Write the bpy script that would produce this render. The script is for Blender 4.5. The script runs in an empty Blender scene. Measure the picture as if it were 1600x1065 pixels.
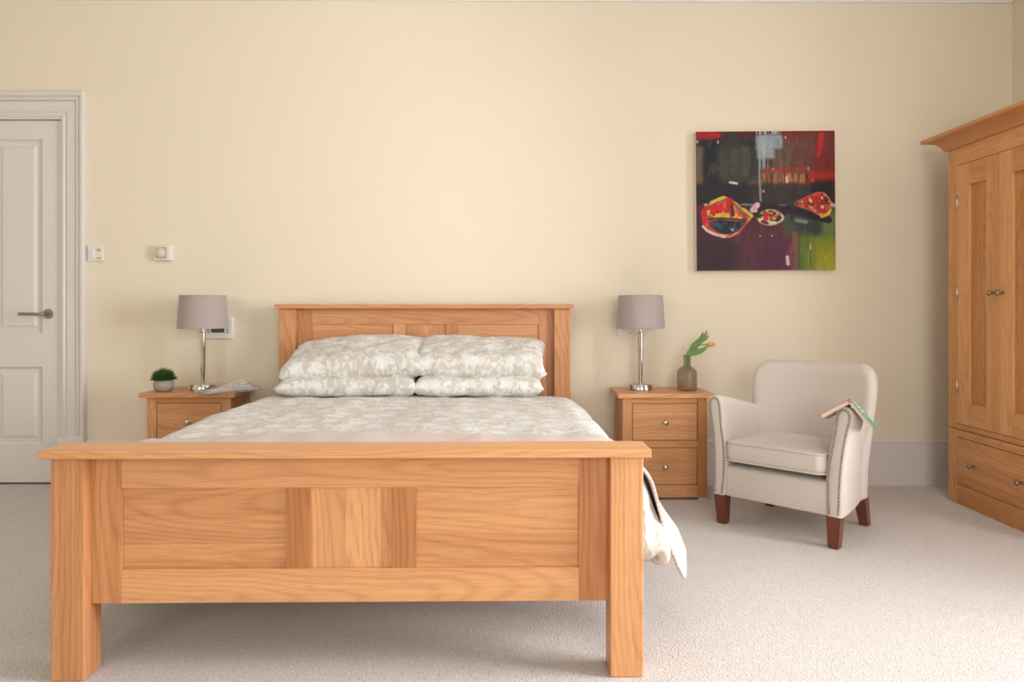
import bpy, bmesh, math, random
import numpy as np
from mathutils import Vector, Matrix, Euler, noise as mnoise

random.seed(7)
PI = math.pi
SC = bpy.context.scene
COL = SC.collection

# ---------------------------------------------------------------- camera
cd = bpy.data.cameras.new('camera')
cam = bpy.data.objects.new('camera', cd); COL.objects.link(cam)
cam.location = (0, 0, 1.0); cam.rotation_euler = (PI/2, 0, 0)
cd.sensor_width = 36; cd.lens = 25.94
cd.shift_x = 3/1600; cd.shift_y = -52.5/1600
cd.clip_start = 0.02
SC.camera = cam

# ---------------------------------------------------------------- world, daylight, exposure
w = bpy.data.worlds.new('world'); SC.world = w; w.use_nodes = True
bg = w.node_tree.nodes['Background']
bg.inputs[0].default_value = (0.80, 0.88, 1.0, 1); bg.inputs[1].default_value = 1.0
SC.view_settings.view_transform = 'Standard'; SC.view_settings.look = 'None'
SC.view_settings.gamma = 1; SC.view_settings.use_curve_mapping = False
SC.view_settings.exposure = 0.17

YB = 4.162                      # back wall
XR = 2.834; XL = -3.95          # side walls
YF = -1.7                       # wall behind the camera
ZC = 2.86                       # ceiling
WIN_R = (0.95, 2.25, 0.38, 2.38)        # right-wall window: y0, y1, z0, z1
WIN_B = [(-3.1, -1.5, 0.75, 2.45), (0.1, 1.7, 0.75, 2.45)]  # windows behind the camera: x0, x1, z0, z1

def daylight(name, loc, rot, sx, sy, power, col):
    l = bpy.data.lights.new(name, 'AREA'); l.shape = 'RECTANGLE'; l.size = sx; l.size_y = sy
    l.energy = power; l.color = col
    o = bpy.data.objects.new(name, l); COL.objects.link(o); o.location = loc; o.rotation_euler = rot
    return o
daylight('daylight_side_window', (XR+0.30, (WIN_R[0]+WIN_R[1])/2, (WIN_R[2]+WIN_R[3])/2), (0, PI/2, 0), 2.0, 1.3, 240, (0.975, 0.965, 1.0))
for k, (a, b, c, d) in enumerate(WIN_B):
    daylight('daylight_rear_window', ((a+b)/2, YF-0.30, 1.6), (PI/2, 0, 0), 1.6, 1.7, (38, 86)[k], (1.0, 0.965, 0.93))

# ---------------------------------------------------------------- node helpers
class Nodes:
    def __init__(s, name):
        s.mat = bpy.data.materials.new(name); s.mat.use_nodes = True
        s.nt = s.mat.node_tree; s.b = s.nt.nodes['Principled BSDF']
    def n(s, t, ins=None, out=0, **at):
        nd = s.nt.nodes.new(t)
        for k, v in at.items(): setattr(nd, k, v)
        for k, v in (ins or {}).items(): s.put(nd.inputs[k], v)
        s.last = nd
        return nd.outputs[out]
    def put(s, sock, v):
        if isinstance(v, bpy.types.NodeSocket): s.nt.links.new(v, sock)
        else:
            if sock.type == 'RGBA' and not isinstance(v, (int, float)) and len(v) == 3: v = (*v, 1)
            sock.default_value = v
    def m(s, op, a, b=0.0, c=None, clamp=False):
        ins = {0: a, 1: b}
        if c is not None: ins[2] = c
        return s.n('ShaderNodeMath', ins, operation=op, use_clamp=clamp)
    def vm(s, op, a, b=(0, 0, 0)):
        return s.n('ShaderNodeVectorMath', {0: a, 1: b}, operation=op)
    def xyz(s, x, y, z): return s.n('ShaderNodeCombineXYZ', {0: x, 1: y, 2: z})
    def sep(s, v):
        s.n('ShaderNodeSeparateXYZ', {0: v}); return s.last.outputs
    def noise(s, vec, scale, detail=2.0, rough=0.5, out=0):
        return s.n('ShaderNodeTexNoise', {'Vector': vec, 'Scale': scale, 'Detail': detail, 'Roughness': rough}, out=out)
    def mix(s, f, a, b, mode='MIX'):
        nd = s.nt.nodes.new('ShaderNodeMix'); nd.data_type = 'RGBA'; nd.blend_type = mode
        s.put(nd.inputs[0], f); s.put(nd.inputs[6], a); s.put(nd.inputs[7], b)
        return nd.outputs[2]
    def step(s, v, lo, hi):
        return s.n('ShaderNodeMapRange', {0: v, 1: lo, 2: hi, 3: 0.0, 4: 1.0}, interpolation_type='SMOOTHSTEP')
    def bump(s, h, strength, dist):
        s.put(s.b.inputs['Normal'], s.n('ShaderNodeBump', {'Height': h, 'Strength': strength, 'Distance': dist}))
    def set(s, **k):
        for a, v in k.items(): s.put(s.b.inputs[a.replace('_', ' ')], v)
        return s.mat
    def obj(s): return s.n('ShaderNodeTexCoord', out=3)
    def uv(s): return s.n('ShaderNodeTexCoord', out=2)

def plain(name, col, rough=0.5, metal=0.0, spec=0.5, nscale=0, namp=0.06, bump=0.0, **k):
    g = Nodes(name); c = col
    if nscale:
        nz = g.noise(g.obj(), nscale, 3)
        c = g.mix(nz, tuple(x*(1-namp) for x in col), tuple(min(1, x*(1+namp)) for x in col))
        if bump: g.bump(nz, bump, 0.002)
    g.set(Base_Color=c, Roughness=rough, Metallic=metal)
    g.set(**{'Specular_IOR_Level': spec}); g.set(**k)
    return g.mat

def oak(axis, name, dark=(0.42, 0.155, 0.050), light=(0.79, 0.415, 0.185)):
    g = Nodes(name)
    p = g.sep(g.obj())
    ia = 'xyz'.index(axis); iu, iv = [(2, 1), (0, 2), (0, 1)][ia]
    a, u, v = p[ia], p[iu], p[iv]
    oi = g.n('ShaderNodeObjectInfo', out=1)
    g.n('ShaderNodeSeparateColor', {0: oi}); tone, seed, ring = g.last.outputs[:3]
    sd = g.m('MULTIPLY', seed, 37.0)
    a2 = g.m('ADD', a, sd)
    wv = g.xyz(g.m('MULTIPLY', u, 3.5), g.m('MULTIPLY', v, 3.5), g.m('MULTIPLY', a2, 1.1))
    wn = g.noise(wv, 1.0, 2.0, 0.5, out=1)
    ws = g.sep(wn)
    off = g.m('SUBTRACT', ring, 0.5)
    uu = g.m('ADD', g.m('MULTIPLY_ADD', ws[0], 0.16, u), g.m('MULTIPLY_ADD', off, 0.10, -0.08))
    vv = g.m('ADD', g.m('MULTIPLY_ADD', ws[1], 0.10, v), g.m('MULTIPLY_ADD', g.m('MULTIPLY', off, a), 0.22, 0.01))
    r = g.m('SQRT', g.m('ADD', g.m('MULTIPLY', uu, uu), g.m('MULTIPLY', vv, vv)))
    fine = g.noise(g.xyz(g.m('MULTIPLY', u, 95), g.m('MULTIPLY', v, 95), g.m('MULTIPLY', a2, 2.2)), 1.0, 4.0, 0.6)
    rg = g.m('SINE', g.m('ADD', g.m('MULTIPLY', r, 2*PI*74), g.m('MULTIPLY', fine, 2.6)))
    rg = g.m('MULTIPLY_ADD', rg, 0.5, 0.5)
    rg = g.m('POWER', rg, 3.0)
    broad = g.noise(g.xyz(g.m('MULTIPLY', u, 14), g.m('MULTIPLY', v, 14), g.m('MULTIPLY_ADD', a2, 0.8, 3.0)), 1.0, 2.0)
    f = g.m('ADD', g.m('MULTIPLY_ADD', broad, 0.62, -0.06), g.m('MULTIPLY_ADD', fine, 0.62, -0.08))
    f = g.m('SUBTRACT', f, g.m('MULTIPLY', rg, 0.20))
    f = g.m('ADD', f, g.m('MULTIPLY_ADD', tone, 1.9, -0.85), clamp=True)
    c = g.mix(f, dark, light)
    pores = g.noise(g.xyz(g.m('MULTIPLY', u, 620), g.m('MULTIPLY', v, 620), g.m('MULTIPLY', a2, 15)), 1.0, 1.0)
    pk = g.step(pores, 0.58, 0.74)
    c = g.mix(g.m('MULTIPLY', pk, 0.42), c, (0.30, 0.115, 0.035))
    kn = g.n('ShaderNodeTexVoronoi', {'Vector': g.xyz(u, v, g.m('MULTIPLY', a2, 0.5)), 'Scale': 3.2}, out=0)
    kf = g.m('SUBTRACT', 1.0, g.step(kn, 0.008, 0.022))
    c = g.mix(g.m('MULTIPLY', kf, 0.75), c, (0.16, 0.055, 0.02))
    g.bump(g.m('SUBTRACT', fine, g.m('MULTIPLY', pk, 0.6)), 0.10, 0.001)
    g.set(Base_Color=c, Roughness=0.40)
    g.set(**{'Specular_IOR_Level': 0.40})
    return g.mat

def floral(name):
    g = Nodes(name)
    uv = g.uv()
    ob = g.n('ShaderNodeObjectInfo', out=1)
    p0 = g.vm('ADD', uv, g.vm('MULTIPLY', ob, (3.1, 7.7, 0)))
    wob = g.vm('SUBTRACT', g.noise(p0, 16.0, 2.0, out=1), (0.5, 0.5, 0.5))
    p = g.vm('ADD', p0, g.vm('MULTIPLY', wob, (0.010, 0.010, 0)))
    p = g.vm('MULTIPLY', p, (1, 1, 0))
    def motif(scale, petals, size, off, stretch):
        q = g.vm('ADD', g.vm('MULTIPLY', p, (scale, scale, 0)), (off, off*1.7, 0))
        g.n('ShaderNodeTexVoronoi', {'Vector': q, 'Scale': 1.0, 'Randomness': 0.85}, voronoi_dimensions='2D')
        vo = g.last
        d = g.sep(g.vm('SUBTRACT', q, vo.outputs['Position']))
        cs = g.sep(vo.outputs['Color'])
        rot = g.m('MULTIPLY', cs[0], 6.283)
        ang = g.m('ADD', g.m('ARCTAN2', d[1], d[0]), rot)
        if stretch:
            co, si = g.m('COSINE', rot), g.m('SINE', rot)
            x = g.m('ADD', g.m('MULTIPLY', d[0], co), g.m('MULTIPLY', d[1], si))
            y = g.m('SUBTRACT', g.m('MULTIPLY', d[1], co), g.m('MULTIPLY', d[0], si))
            y = g.m('MULTIPLY', y, stretch)
            r = g.m('SQRT', g.m('ADD', g.m('MULTIPLY', x, x), g.m('MULTIPLY', y, y)))
            return g.m('SUBTRACT', 1.0, g.step(r, size*0.85, size))
        r = vo.outputs['Distance']
        lim = g.m('MULTIPLY_ADD', g.m('COSINE', g.m('MULTIPLY', ang, petals)), size*0.26, size)
        lim = g.m('MULTIPLY', lim, g.m('MULTIPLY_ADD', cs[1], 0.5, 0.65))
        e = g.m('SUBTRACT', lim, r)
        body = g.step(e, -0.02, 0.02)
        vein = g.m('ABSOLUTE', g.m('SINE', g.m('MULTIPLY', ang, petals*0.5)))
        vein = g.m('MULTIPLY', g.m('SUBTRACT', 1.0, g.step(vein, 0.05, 0.35)), g.step(r, 0.02, 0.12))
        return g.m('MULTIPLY', body, g.m('SUBTRACT', 1.0, g.m('MULTIPLY', vein, 0.55)))
    f1 = motif(9.5, 6, 0.34, 0.0, 0)
    f2 = motif(25.0, 5, 0.36, 4.3, 2.3)
    f3 = motif(19.0, 5, 0.42, 9.1, 3.2)
    st = g.n('ShaderNodeTexVoronoi', {'Vector': p, 'Scale': 11.0}, voronoi_dimensions='2D', feature='DISTANCE_TO_EDGE')
    st = g.m('SUBTRACT', 1.0, g.step(st, 0.015, 0.045))
    f = g.m('MAXIMUM', g.m('MAXIMUM', f1, g.m('MULTIPLY', f2, 0.8)), g.m('MAXIMUM', g.m('MULTIPLY', f3, 0.75), g.m('MULTIPLY', st, 0.5)))
    weave = g.noise(g.vm('MULTIPLY', uv, (900, 900, 1)), 1.0, 1.0)
    ground = (0.56, 0.515, 0.445); white = (0.72, 0.70, 0.675)
    c = g.mix(f, ground, white)
    c = g.mix(g.m('MULTIPLY', weave, 0.12), c, (0.40, 0.37, 0.33))
    wr = g.noise(g.vm('MULTIPLY', uv, (1, 1.6, 1)), 14.0, 4.0, 0.6)
    g.bump(wr, 0.35, 0.012)
    g.set(Base_Color=c, Roughness=0.9, **{'Sheen_Weight': 0.15, 'Specular_IOR_Level': 0.15})
    return g.mat

def linen(name, col):
    g = Nodes(name); o = g.obj()
    a = g.noise(g.vm('MULTIPLY', o, (520, 520, 26)), 1.0, 2.0)
    b = g.noise(g.vm('MULTIPLY', o, (30, 30, 600)), 1.0, 2.0)
    t = g.m('MULTIPLY_ADD', a, 0.5, g.m('MULTIPLY', b, 0.5))
    c = g.mix(t, tuple(x*0.86 for x in col), tuple(x*1.12 for x in col))
    g.bump(t, 0.25, 0.001)
    g.set(Base_Color=c, Roughness=0.95, **{'Sheen_Weight': 0.25, 'Specular_IOR_Level': 0.1})
    return g.mat

def carpet():
    g = Nodes('carpet'); o = g.obj()
    f = g.noise(o, 260.0, 3.0, 0.65)
    v = g.n('ShaderNodeTexVoronoi', {'Vector': o, 'Scale': 190.0}, out=0)
    big = g.noise(o, 2.2, 3.0)
    h = g.m('SUBTRACT', f, g.m('MULTIPLY', v, 0.6))
    c = g.mix(g.step(h, -0.15, 0.60), (0.59, 0.520, 0.465), (0.85, 0.785, 0.74))
    c = g.mix(g.m('MULTIPLY', big, 0.10), c, (0.50, 0.45, 0.40))
    g.bump(h, 0.75, 0.006)
    g.set(Base_Color=c, Roughness=1.0, **{'Specular_IOR_Level': 0.05, 'Sheen_Weight': 0.2})
    return g.mat

def waffle():
    g = Nodes('pink_waffle_cotton'); uv = g.uv()
    s = g.sep(g.vm('MULTIPLY', uv, (2*PI/0.014, 2*PI/0.014, 0)))
    h = g.m('MULTIPLY', g.m('SINE', s[0]), g.m('SINE', s[1]))
    f = g.m('MULTIPLY_ADD', h, 0.5, 0.5)
    c = g.mix(f, (0.50, 0.385, 0.335), (0.68, 0.575, 0.525))
    g.bump(f, 0.5, 0.003)
    g.set(Base_Color=c, Roughness=0.95, **{'Specular_IOR_Level': 0.1, 'Sheen_Weight': 0.2})
    return g.mat

def newsprint():
    g = Nodes('newsprint'); uv = g.uv()
    s = g.sep(uv)
    line = g.step(g.m('SINE', g.m('MULTIPLY', s[0], 2*PI/0.021)), -0.3, 0.2)
    wd = g.step(g.noise(g.vm('MULTIPLY', uv, (110, 60, 1)), 1.0, 1.0), 0.36, 0.50)
    colm = g.step(g.m('ABSOLUTE', g.m('SINE', g.m('MULTIPLY', s[0], PI/0.060))), 0.10, 0.16)
    pic = g.n('ShaderNodeTexVoronoi', {'Vector': uv, 'Scale': 9.0}, voronoi_dimensions='2D', distance='CHEBYCHEV', out=1)
    pv = g.step(g.sep(pic)[0], 0.62, 0.64)
    ink = g.m('MULTIPLY', g.m('MULTIPLY', line, wd), colm)
    ink = g.m('MAXIMUM', g.m('MULTIPLY', ink, 0.75), g.m('MULTIPLY', pv, 0.30))
    g.set(Base_Color=g.mix(ink, (0.84, 0.80, 0.77), (0.34, 0.325, 0.32)), Roughness=0.85)
    return g.mat

def brushed(name, col, rough):
    g = Nodes(name)
    nz = g.noise(g.vm('MULTIPLY', g.obj(), (40, 40, 600)), 1.0, 2.0)
    g.set(Base_Color=col, Metallic=1.0, Roughness=g.m('MULTIPLY_ADD', nz, 0.12, rough))
    return g.mat

def clear_glass(name, tint, gloss=0.12, rough=0.03):
    g = Nodes(name)
    fr = g.n('ShaderNodeFresnel', {'IOR': 1.45})
    tr = g.n('ShaderNodeBsdfTransparent', {'Color': (*tint, 1)})
    gl = g.n('ShaderNodeBsdfGlossy', {'Color': (1, 1, 1, 1), 'Roughness': rough})
    mx = g.n('ShaderNodeMixShader', {0: g.m('MULTIPLY_ADD', fr, 0.8, gloss*0.2, clamp=True), 1: tr, 2: gl})
    g.nt.links.new(mx, g.nt.nodes['Material Output'].inputs[0])
    return g.mat

def smoky(name):
    g = Nodes(name)
    tr = g.n('ShaderNodeBsdfTransparent', {'Color': (0.93, 0.88, 0.83, 1)})
    df = g.n('ShaderNodeBsdfTranslucent', {'Color': (0.62, 0.50, 0.41, 1)})
    d2 = g.n('ShaderNodeBsdfDiffuse', {'Color': (0.46, 0.36, 0.29, 1)})
    gl = g.n('ShaderNodeBsdfGlossy', {'Color': (1, 1, 1, 1), 'Roughness': 0.15})
    nz = g.noise(g.vm('MULTIPLY', g.obj(), (60, 60, 12)), 1.0, 3.0)
    a = g.n('ShaderNodeMixShader', {0: 0.5, 1: df, 2: d2})
    b = g.n('ShaderNodeMixShader', {0: g.m('MULTIPLY_ADD', nz, 0.45, 0.10), 1: tr, 2: a})
    mx = g.n('ShaderNodeMixShader', {0: g.m('MULTIPLY', g.n('ShaderNodeFresnel', {'IOR': 1.3}), 0.5), 1: b, 2: gl})
    g.nt.links.new(mx, g.nt.nodes['Material Output'].inputs[0])
    return g.mat

def crumpled():
    g = Nodes('white_cotton'); o = g.obj()
    a = g.noise(g.vm('MULTIPLY', o, (9, 5, 6)), 1.0, 3.0, 0.55)
    v = g.noise(o, 22.0, 1.0)
    g.bump(a, 0.9, 0.05)
    g.set(Base_Color=g.mix(g.step(v, 0.56, 0.64), (0.60, 0.595, 0.585), (0.50, 0.48, 0.44)), Roughness=0.9, **{'Specular_IOR_Level': 0.1})
    return g.mat

OAK = {a: oak(a, 'oak_grain_'+a) for a in 'xyz'}
OAKW = {a: oak(a, 'wardrobe_oak_grain_'+a, (0.42, 0.160, 0.046), (0.78, 0.405, 0.165)) for a in 'xyz'}
M = dict(
    wall=plain('cream_wall_paint', (0.79, 0.70, 0.540), 0.75, spec=0.2, nscale=3.0, namp=0.015),
    ceil=plain('white_ceiling_paint', (0.82, 0.81, 0.79), 0.9, spec=0.1, nscale=4, namp=0.02),
    gloss=plain('white_gloss_paint', (0.70, 0.655, 0.615), 0.38, spec=0.4, nscale=5, namp=0.02),
    skirt=plain('skirting_paint', (0.72, 0.665, 0.635), 0.40, spec=0.4, nscale=5, namp=0.02),
    carpet=carpet(), floral=floral('floral_cotton'), waffle=waffle(),
    sheet=crumpled(),
    linen=linen('oatmeal_linen', (0.62, 0.545, 0.485)),
    mahog=plain('mahogany_stain', (0.155, 0.042, 0.020), 0.30, nscale=25, namp=0.3),
    nickel=brushed('brushed_nickel', (0.62, 0.58, 0.53), 0.28),
    stud=brushed('pewter_stud', (0.40, 0.35, 0.30), 0.22),
    chrome=plain('polished_chrome', (0.64, 0.61, 0.575), 0.06, metal=1.0, nscale=6, namp=0.02),
    shade=linen('mauve_grey_shade_fabric', (0.40, 0.335, 0.310)),
    shade_in=plain('white_shade_lining', (0.75, 0.72, 0.68), 0.8, nscale=20, namp=0.03),
    bulb=plain('opal_bulb', (0.85, 0.84, 0.80), 0.25, nscale=9, namp=0.02),
    plastic=plain('white_plastic', (0.74, 0.71, 0.66), 0.35, nscale=8, namp=0.02),
    plastic2=plain('cream_plastic', (0.66, 0.61, 0.48), 0.35, nscale=8, namp=0.02),
    dialface=plain('olive_cream_plastic', (0.47, 0.44, 0.335), 0.4, nscale=8, namp=0.02),
    lever=brushed('aged_nickel', (0.34, 0.29, 0.245), 0.26),
    amber=plain('amber_plastic', (0.70, 0.38, 0.04), 0.35, nscale=30, namp=0.05),
    screen=plain('dark_lcd', (0.075, 0.065, 0.055), 0.2, nscale=30, namp=0.2),
    grey=plain('grey_button', (0.27, 0.25, 0.23), 0.5, nscale=30, namp=0.05),
    pot=plain('grey_ceramic', (0.36, 0.315, 0.275), 0.55, nscale=60, namp=0.12, bump=0.1),
    soil=plain('potting_soil', (0.06, 0.04, 0.025), 1.0, nscale=90, namp=0.4, bump=0.5),
    grass=plain('green_blades', (0.060, 0.125, 0.022), 0.5, nscale=45, namp=0.55),
    leaf=plain('tulip_leaf_green', (0.115, 0.245, 0.050), 0.45, nscale=40, namp=0.35),
    stem=plain('tulip_stem_green', (0.20, 0.34, 0.10), 0.5, nscale=30, namp=0.2),
    petal=plain('orange_petal', (0.72, 0.31, 0.11), 0.5, nscale=55, namp=0.45),
    bottle=smoky('smoky_brown_glass'),
    water=clear_glass('vase_water', (0.90, 0.87, 0.83), 0.1),
    pane=clear_glass('window_glass', (0.96, 0.97, 0.97), 0.2),
    news=newsprint(),
    page=plain('aged_paper', (0.66, 0.52, 0.40), 0.9, nscale=300, namp=0.12),
    cover=plain('teal_book_cover', (0.09, 0.33, 0.27), 0.45, nscale=70, namp=0.25),
    cover_in=plain('orange_card', (0.50, 0.20, 0.11), 0.6, nscale=40, namp=0.15),
    ink=plain('pale_cover_print', (0.66, 0.74, 0.68), 0.5, nscale=80, namp=0.1),
    canvas=plain('raw_canvas', (0.74, 0.66, 0.53), 0.9, nscale=300, namp=0.06),
    black=plain('black_rubber', (0.02, 0.02, 0.02), 0.7, nscale=20, namp=0.2),
)

# ---------------------------------------------------------------- geometry helpers
def link(name, me, mat, parent=None, loc=(0, 0, 0), rot=(0, 0, 0), smooth=False, tone=None):
    o = bpy.data.objects.new(name, me); COL.objects.link(o)
    if mat is not None and not me.materials: me.materials.append(mat)
    o.parent = parent; o.location = loc; o.rotation_euler = rot
    if smooth:
        me.polygons.foreach_set('use_smooth', [True]*len(me.polygons)); me.update()
    o.color = (tone if tone is not None else 0.5, random.random(), random.random(), 1)
    return o
def mesh(bm, name='mesh', auto=None):
    bmesh.ops.recalc_face_normals(bm, faces=bm.faces[:])
    me = bpy.data.meshes.new(name); bm.to_mesh(me); bm.free()
    if auto: me.set_sharp_from_angle(angle=math.radians(auto))
    return me
def box_bm(sx, sy, sz, bev=0.0, seg=1, bm=None, at=(0, 0, 0)):
    bm = bm or bmesh.new()
    r = bmesh.ops.create_cube(bm, size=1.0, matrix=Matrix.Translation(at) @ Matrix.Diagonal((sx, sy, sz, 1)))
    if bev > 0:
        es = {e for v in r['verts'] for e in v.link_edges}
        bmesh.ops.bevel(bm, geom=list(es), offset=min(bev, min(sx, sy, sz)*0.45), segments=seg, affect='EDGES', profile=0.5)
    return bm
def box(name, x0, x1, y0, y1, z0, z1, mat, parent=None, bev=0.002, seg=1, tone=None):
    """one box-shaped piece whose origin sits at its own centre"""
    me = mesh(box_bm(x1-x0, y1-y0, z1-z0, bev, seg), name)
    return link(name, me, mat, parent, ((x0+x1)/2, (y0+y1)/2, (z0+z1)/2), tone=tone)
def board(name, x0, x1, y0, y1, z0, z1, axis, parent, tone=None, bev=0.0022, wood=OAK, seg=2):
    t = tone if tone is not None else random.uniform(0.42, 0.58)
    return box(name, x0, x1, y0, y1, z0, z1, wood[axis], parent, bev, seg, t)
def rel(child_of, x, y, z):       # centre of a parent piece, so that sub-parts can be given in thing space
    l = child_of.location
    return x-l.x, y-l.y, z-l.z
def lathe_bm(prof, n=32, bm=None, M4=None):
    bm = bm or bmesh.new(); rings = []
    for r, z in prof:
        if r < 1e-6: rings.append([bm.verts.new((0, 0, z))])
        else: rings.append([bm.verts.new((r*math.cos(2*PI*i/n), r*math.sin(2*PI*i/n), z)) for i in range(n)])
    for A, B in zip(rings, rings[1:]):
        if len(A) == 1 and len(B) == 1: continue
        for i in range(n):
            j = (i+1) % n
            if len(A) == 1: bm.faces.new((A[0], B[i], B[j]))
            elif len(B) == 1: bm.faces.new((A[i], A[j], B[0]))
            else: bm.faces.new((A[i], A[j], B[j], B[i]))
    for v in (rings[0], rings[-1]):
        if len(v) > 2 and prof[0] != prof[-1]: bm.faces.new(v)
    if M4 is not None: bmesh.ops.transform(bm, matrix=M4, verts=bm.verts[:])
    return bm
def loft_bm(loops, caps=True, bm=None, closed=True):
    bm = bm or bmesh.new()
    L = [[bm.verts.new(p) for p in lp] for lp in loops]
    n = len(L[0])
    for A, B in zip(L, L[1:]):
        for i in range(n if closed else n-1):
            j = (i+1) % n
            bm.faces.new((A[i], A[j], B[j], B[i]))
    if caps and closed:
        bm.faces.new(L[0]); bm.faces.new(L[-1])
    return bm
def tube_bm(path, rad, n=8, bm=None, caps=True):
    loops = []; up = Vector((0, 0, 1)); P = [Vector(p) for p in path]
    prev = None
    for i, p in enumerate(P):
        t = (P[min(i+1, len(P)-1)] - P[max(i-1, 0)]).normalized()
        a = up if prev is None else prev
        if prev is None and abs(t.z) > 0.9: a = Vector((1, 0, 0))
        x = (a - t*a.dot(t)).normalized(); y = t.cross(x); prev = x
        r = rad[i] if isinstance(rad, (list, tuple)) else rad
        loops.append([p + (x*math.cos(2*PI*k/n) + y*math.sin(2*PI*k/n))*r for k in range(n)])
    return loft_bm(loops, caps, bm)
def spline(pts, n):
    P = [Vector(p) for p in pts]; out = []
    for i in range(len(P)-1):
        a, b, c, d = P[max(i-1, 0)], P[i], P[i+1], P[min(i+2, len(P)-1)]
        for k in range(n):
            t = k/n
            out.append(0.5*((2*b) + (c-a)*t + (2*a-5*b+4*c-d)*t*t + (3*b-a-3*c+d)*t**3))
    out.append(P[-1]); return out
def rrect(hx, hy, r, n=5):
    pts = []
    for cx, cy, a0 in ((hx-r, hy-r, 0), (-hx+r, hy-r, 90), (-hx+r, -hy+r, 180), (hx-r, -hy+r, 270)):
        for k in range(n+1):
            a = math.radians(a0 + 90*k/n); pts.append((cx+r*math.cos(a), cy+r*math.sin(a)))
    return pts
def tag(o, label=None, cat=None, group=None, kind=None):
    if label: o['label'] = label
    if cat: o['category'] = cat
    if group: o['group'] = group
    if kind: o['kind'] = kind
    return o
def thing(name, label, cat, loc=(0, 0, 0), rz=0.0, group=None):
    o = bpy.data.objects.new(name, None); COL.objects.link(o); o.location = loc; o.rotation_euler = (0, 0, rz)
    o.empty_display_size = 0.1
    return tag(o, label, cat, group)
def fbm(x, y, z=0.0, o=3):
    return mnoise.fractal(Vector((x, y, z)), 1.0, 2.0, o)
def grid_mesh(fn, nu, nv, uvfn=None, name='grid'):
    """fn(i, j) -> point; one quad sheet with UVs in metres"""
    vs = [fn(i, j) for j in range(nv+1) for i in range(nu+1)]
    fs = [(j*(nu+1)+i, j*(nu+1)+i+1, (j+1)*(nu+1)+i+1, (j+1)*(nu+1)+i) for j in range(nv) for i in range(nu)]
    me = bpy.data.meshes.new(name); me.from_pydata(vs, [], fs)
    if uvfn:
        ul = me.uv_layers.new(name='UVMap'); uvs = [uvfn(i, j) for j in range(nv+1) for i in range(nu+1)]
        for l in me.loops: ul.data[l.index].uv = uvs[l.vertex_index]
    me.update(); return me

# ---------------------------------------------------------------- room shell
def struct(o, label=None):
    o['kind'] = 'structure'
    if label: o['label'] = label
    return o
struct(box('floor', XL-0.2, XR+0.2, YF-0.2, YB+0.2, -0.15, 0.0, M['carpet'], bev=0), 'pale beige cut-pile carpet')
struct(box('ceiling', XL-0.2, XR+0.2, YF-0.2, YB+0.2, ZC, ZC+0.15, M['ceil'], bev=0))
def wall_with_holes(name, axis, c0, c1, lo, hi, holes):
    """axis 'x': the wall runs along x between lo and hi, its thickness is c0..c1 in y (and the other way round)"""
    bm = bmesh.new()
    cuts = sorted({lo, hi, *[h[0] for h in holes], *[h[1] for h in holes]})
    for a, b in zip(cuts, cuts[1:]):
        hs = [h for h in holes if h[0] <= a+1e-6 and h[1] >= b-1e-6]
        spans = [(0, ZC)] if not hs else [(0, hs[0][2]), (hs[0][3], ZC)]
        for z0, z1 in spans:
            if z1-z0 < 1e-4: continue
            cen = ((a+b)/2, (c0+c1)/2); sz = (b-a, c1-c0)
            if axis == 'y': cen = cen[::-1]; sz = sz[::-1]
            box_bm(sz[0], sz[1], z1-z0, 0, bm=bm, at=(cen[0], cen[1], (z0+z1)/2))
    bmesh.ops.remove_doubles(bm, verts=bm.verts[:], dist=1e-5)
    return struct(link(name, mesh(bm), M['wall']))
DX0, DX1, DZ = -3.405, -2.527, 2.058       # door opening
wall_with_holes('wall_back', 'x', YB, YB+0.15, XL, XR, [(DX0, DX1, 0, DZ)])
wall_with_holes('wall_front', 'x', YF-0.2, YF, XL, XR, [(a, b, c, d) for a, b, c, d in WIN_B])
wall_with_holes('wall_left', 'y', XL-0.2, XL, YF-0.2, YB+0.15, [])
wall_with_holes('wall_right', 'y', XR, XR+0.2, YF-0.2, YB+0.15, [WIN_R])

def cornice(name, p0, p1, inward, dz0=0.0, dz1=0.0):
    prof = [(0, ZC), (0.115, ZC), (0.115, ZC-0.012), (0.085, ZC-0.03), (0.05, ZC-0.065), (0.03, ZC-0.105), (0.03, ZC-0.12), (0.012, ZC-0.132), (0.012, ZC-0.146), (0, ZC-0.146)]
    loops = []
    for p, dz in ((p0, dz0), (p1, dz1)):
        loops.append([(p[0]+inward[0]*d, p[1]+inward[1]*d, z + (dz if z < ZC else 0)) for d, z in prof])
    return struct(link(name, mesh(loft_bm(loops)), M['ceil']))
cornice('trim_1', (XL, YB), (XR, YB), (0, -1), 0.022, -0.001)
cornice('trim_2', (XR, YF), (XR, YB), (-1, 0))
cornice('trim_3', (XL, YF), (XL, YB), (1, 0))
def skirting(name, p0, p1, inward):
    prof = [(0, 0), (0.020, 0), (0.020, 0.222), (0.0185, 0.226), (0.0185, 0.232), (0.021, 0.236), (0.021, 0.246), (0.016, 0.254), (0.008, 0.260), (0, 0.262)]
    loops = [[(p[0]+inward[0]*d, p[1]+inward[1]*d, z) for d, z in prof] for p in (p0, p1)]
    return struct(link(name, mesh(loft_bm(loops)), M['skirt']), 'tall white moulded skirting board')
skirting('baseboard_back', (-2.386, YB), (XR, YB), (0, -1))
skirting('baseboard_right', (XR, YF), (XR, YB), (-1, 0))
skirting('baseboard_left', (XL, YF), (XL, YB), (1, 0))

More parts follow.
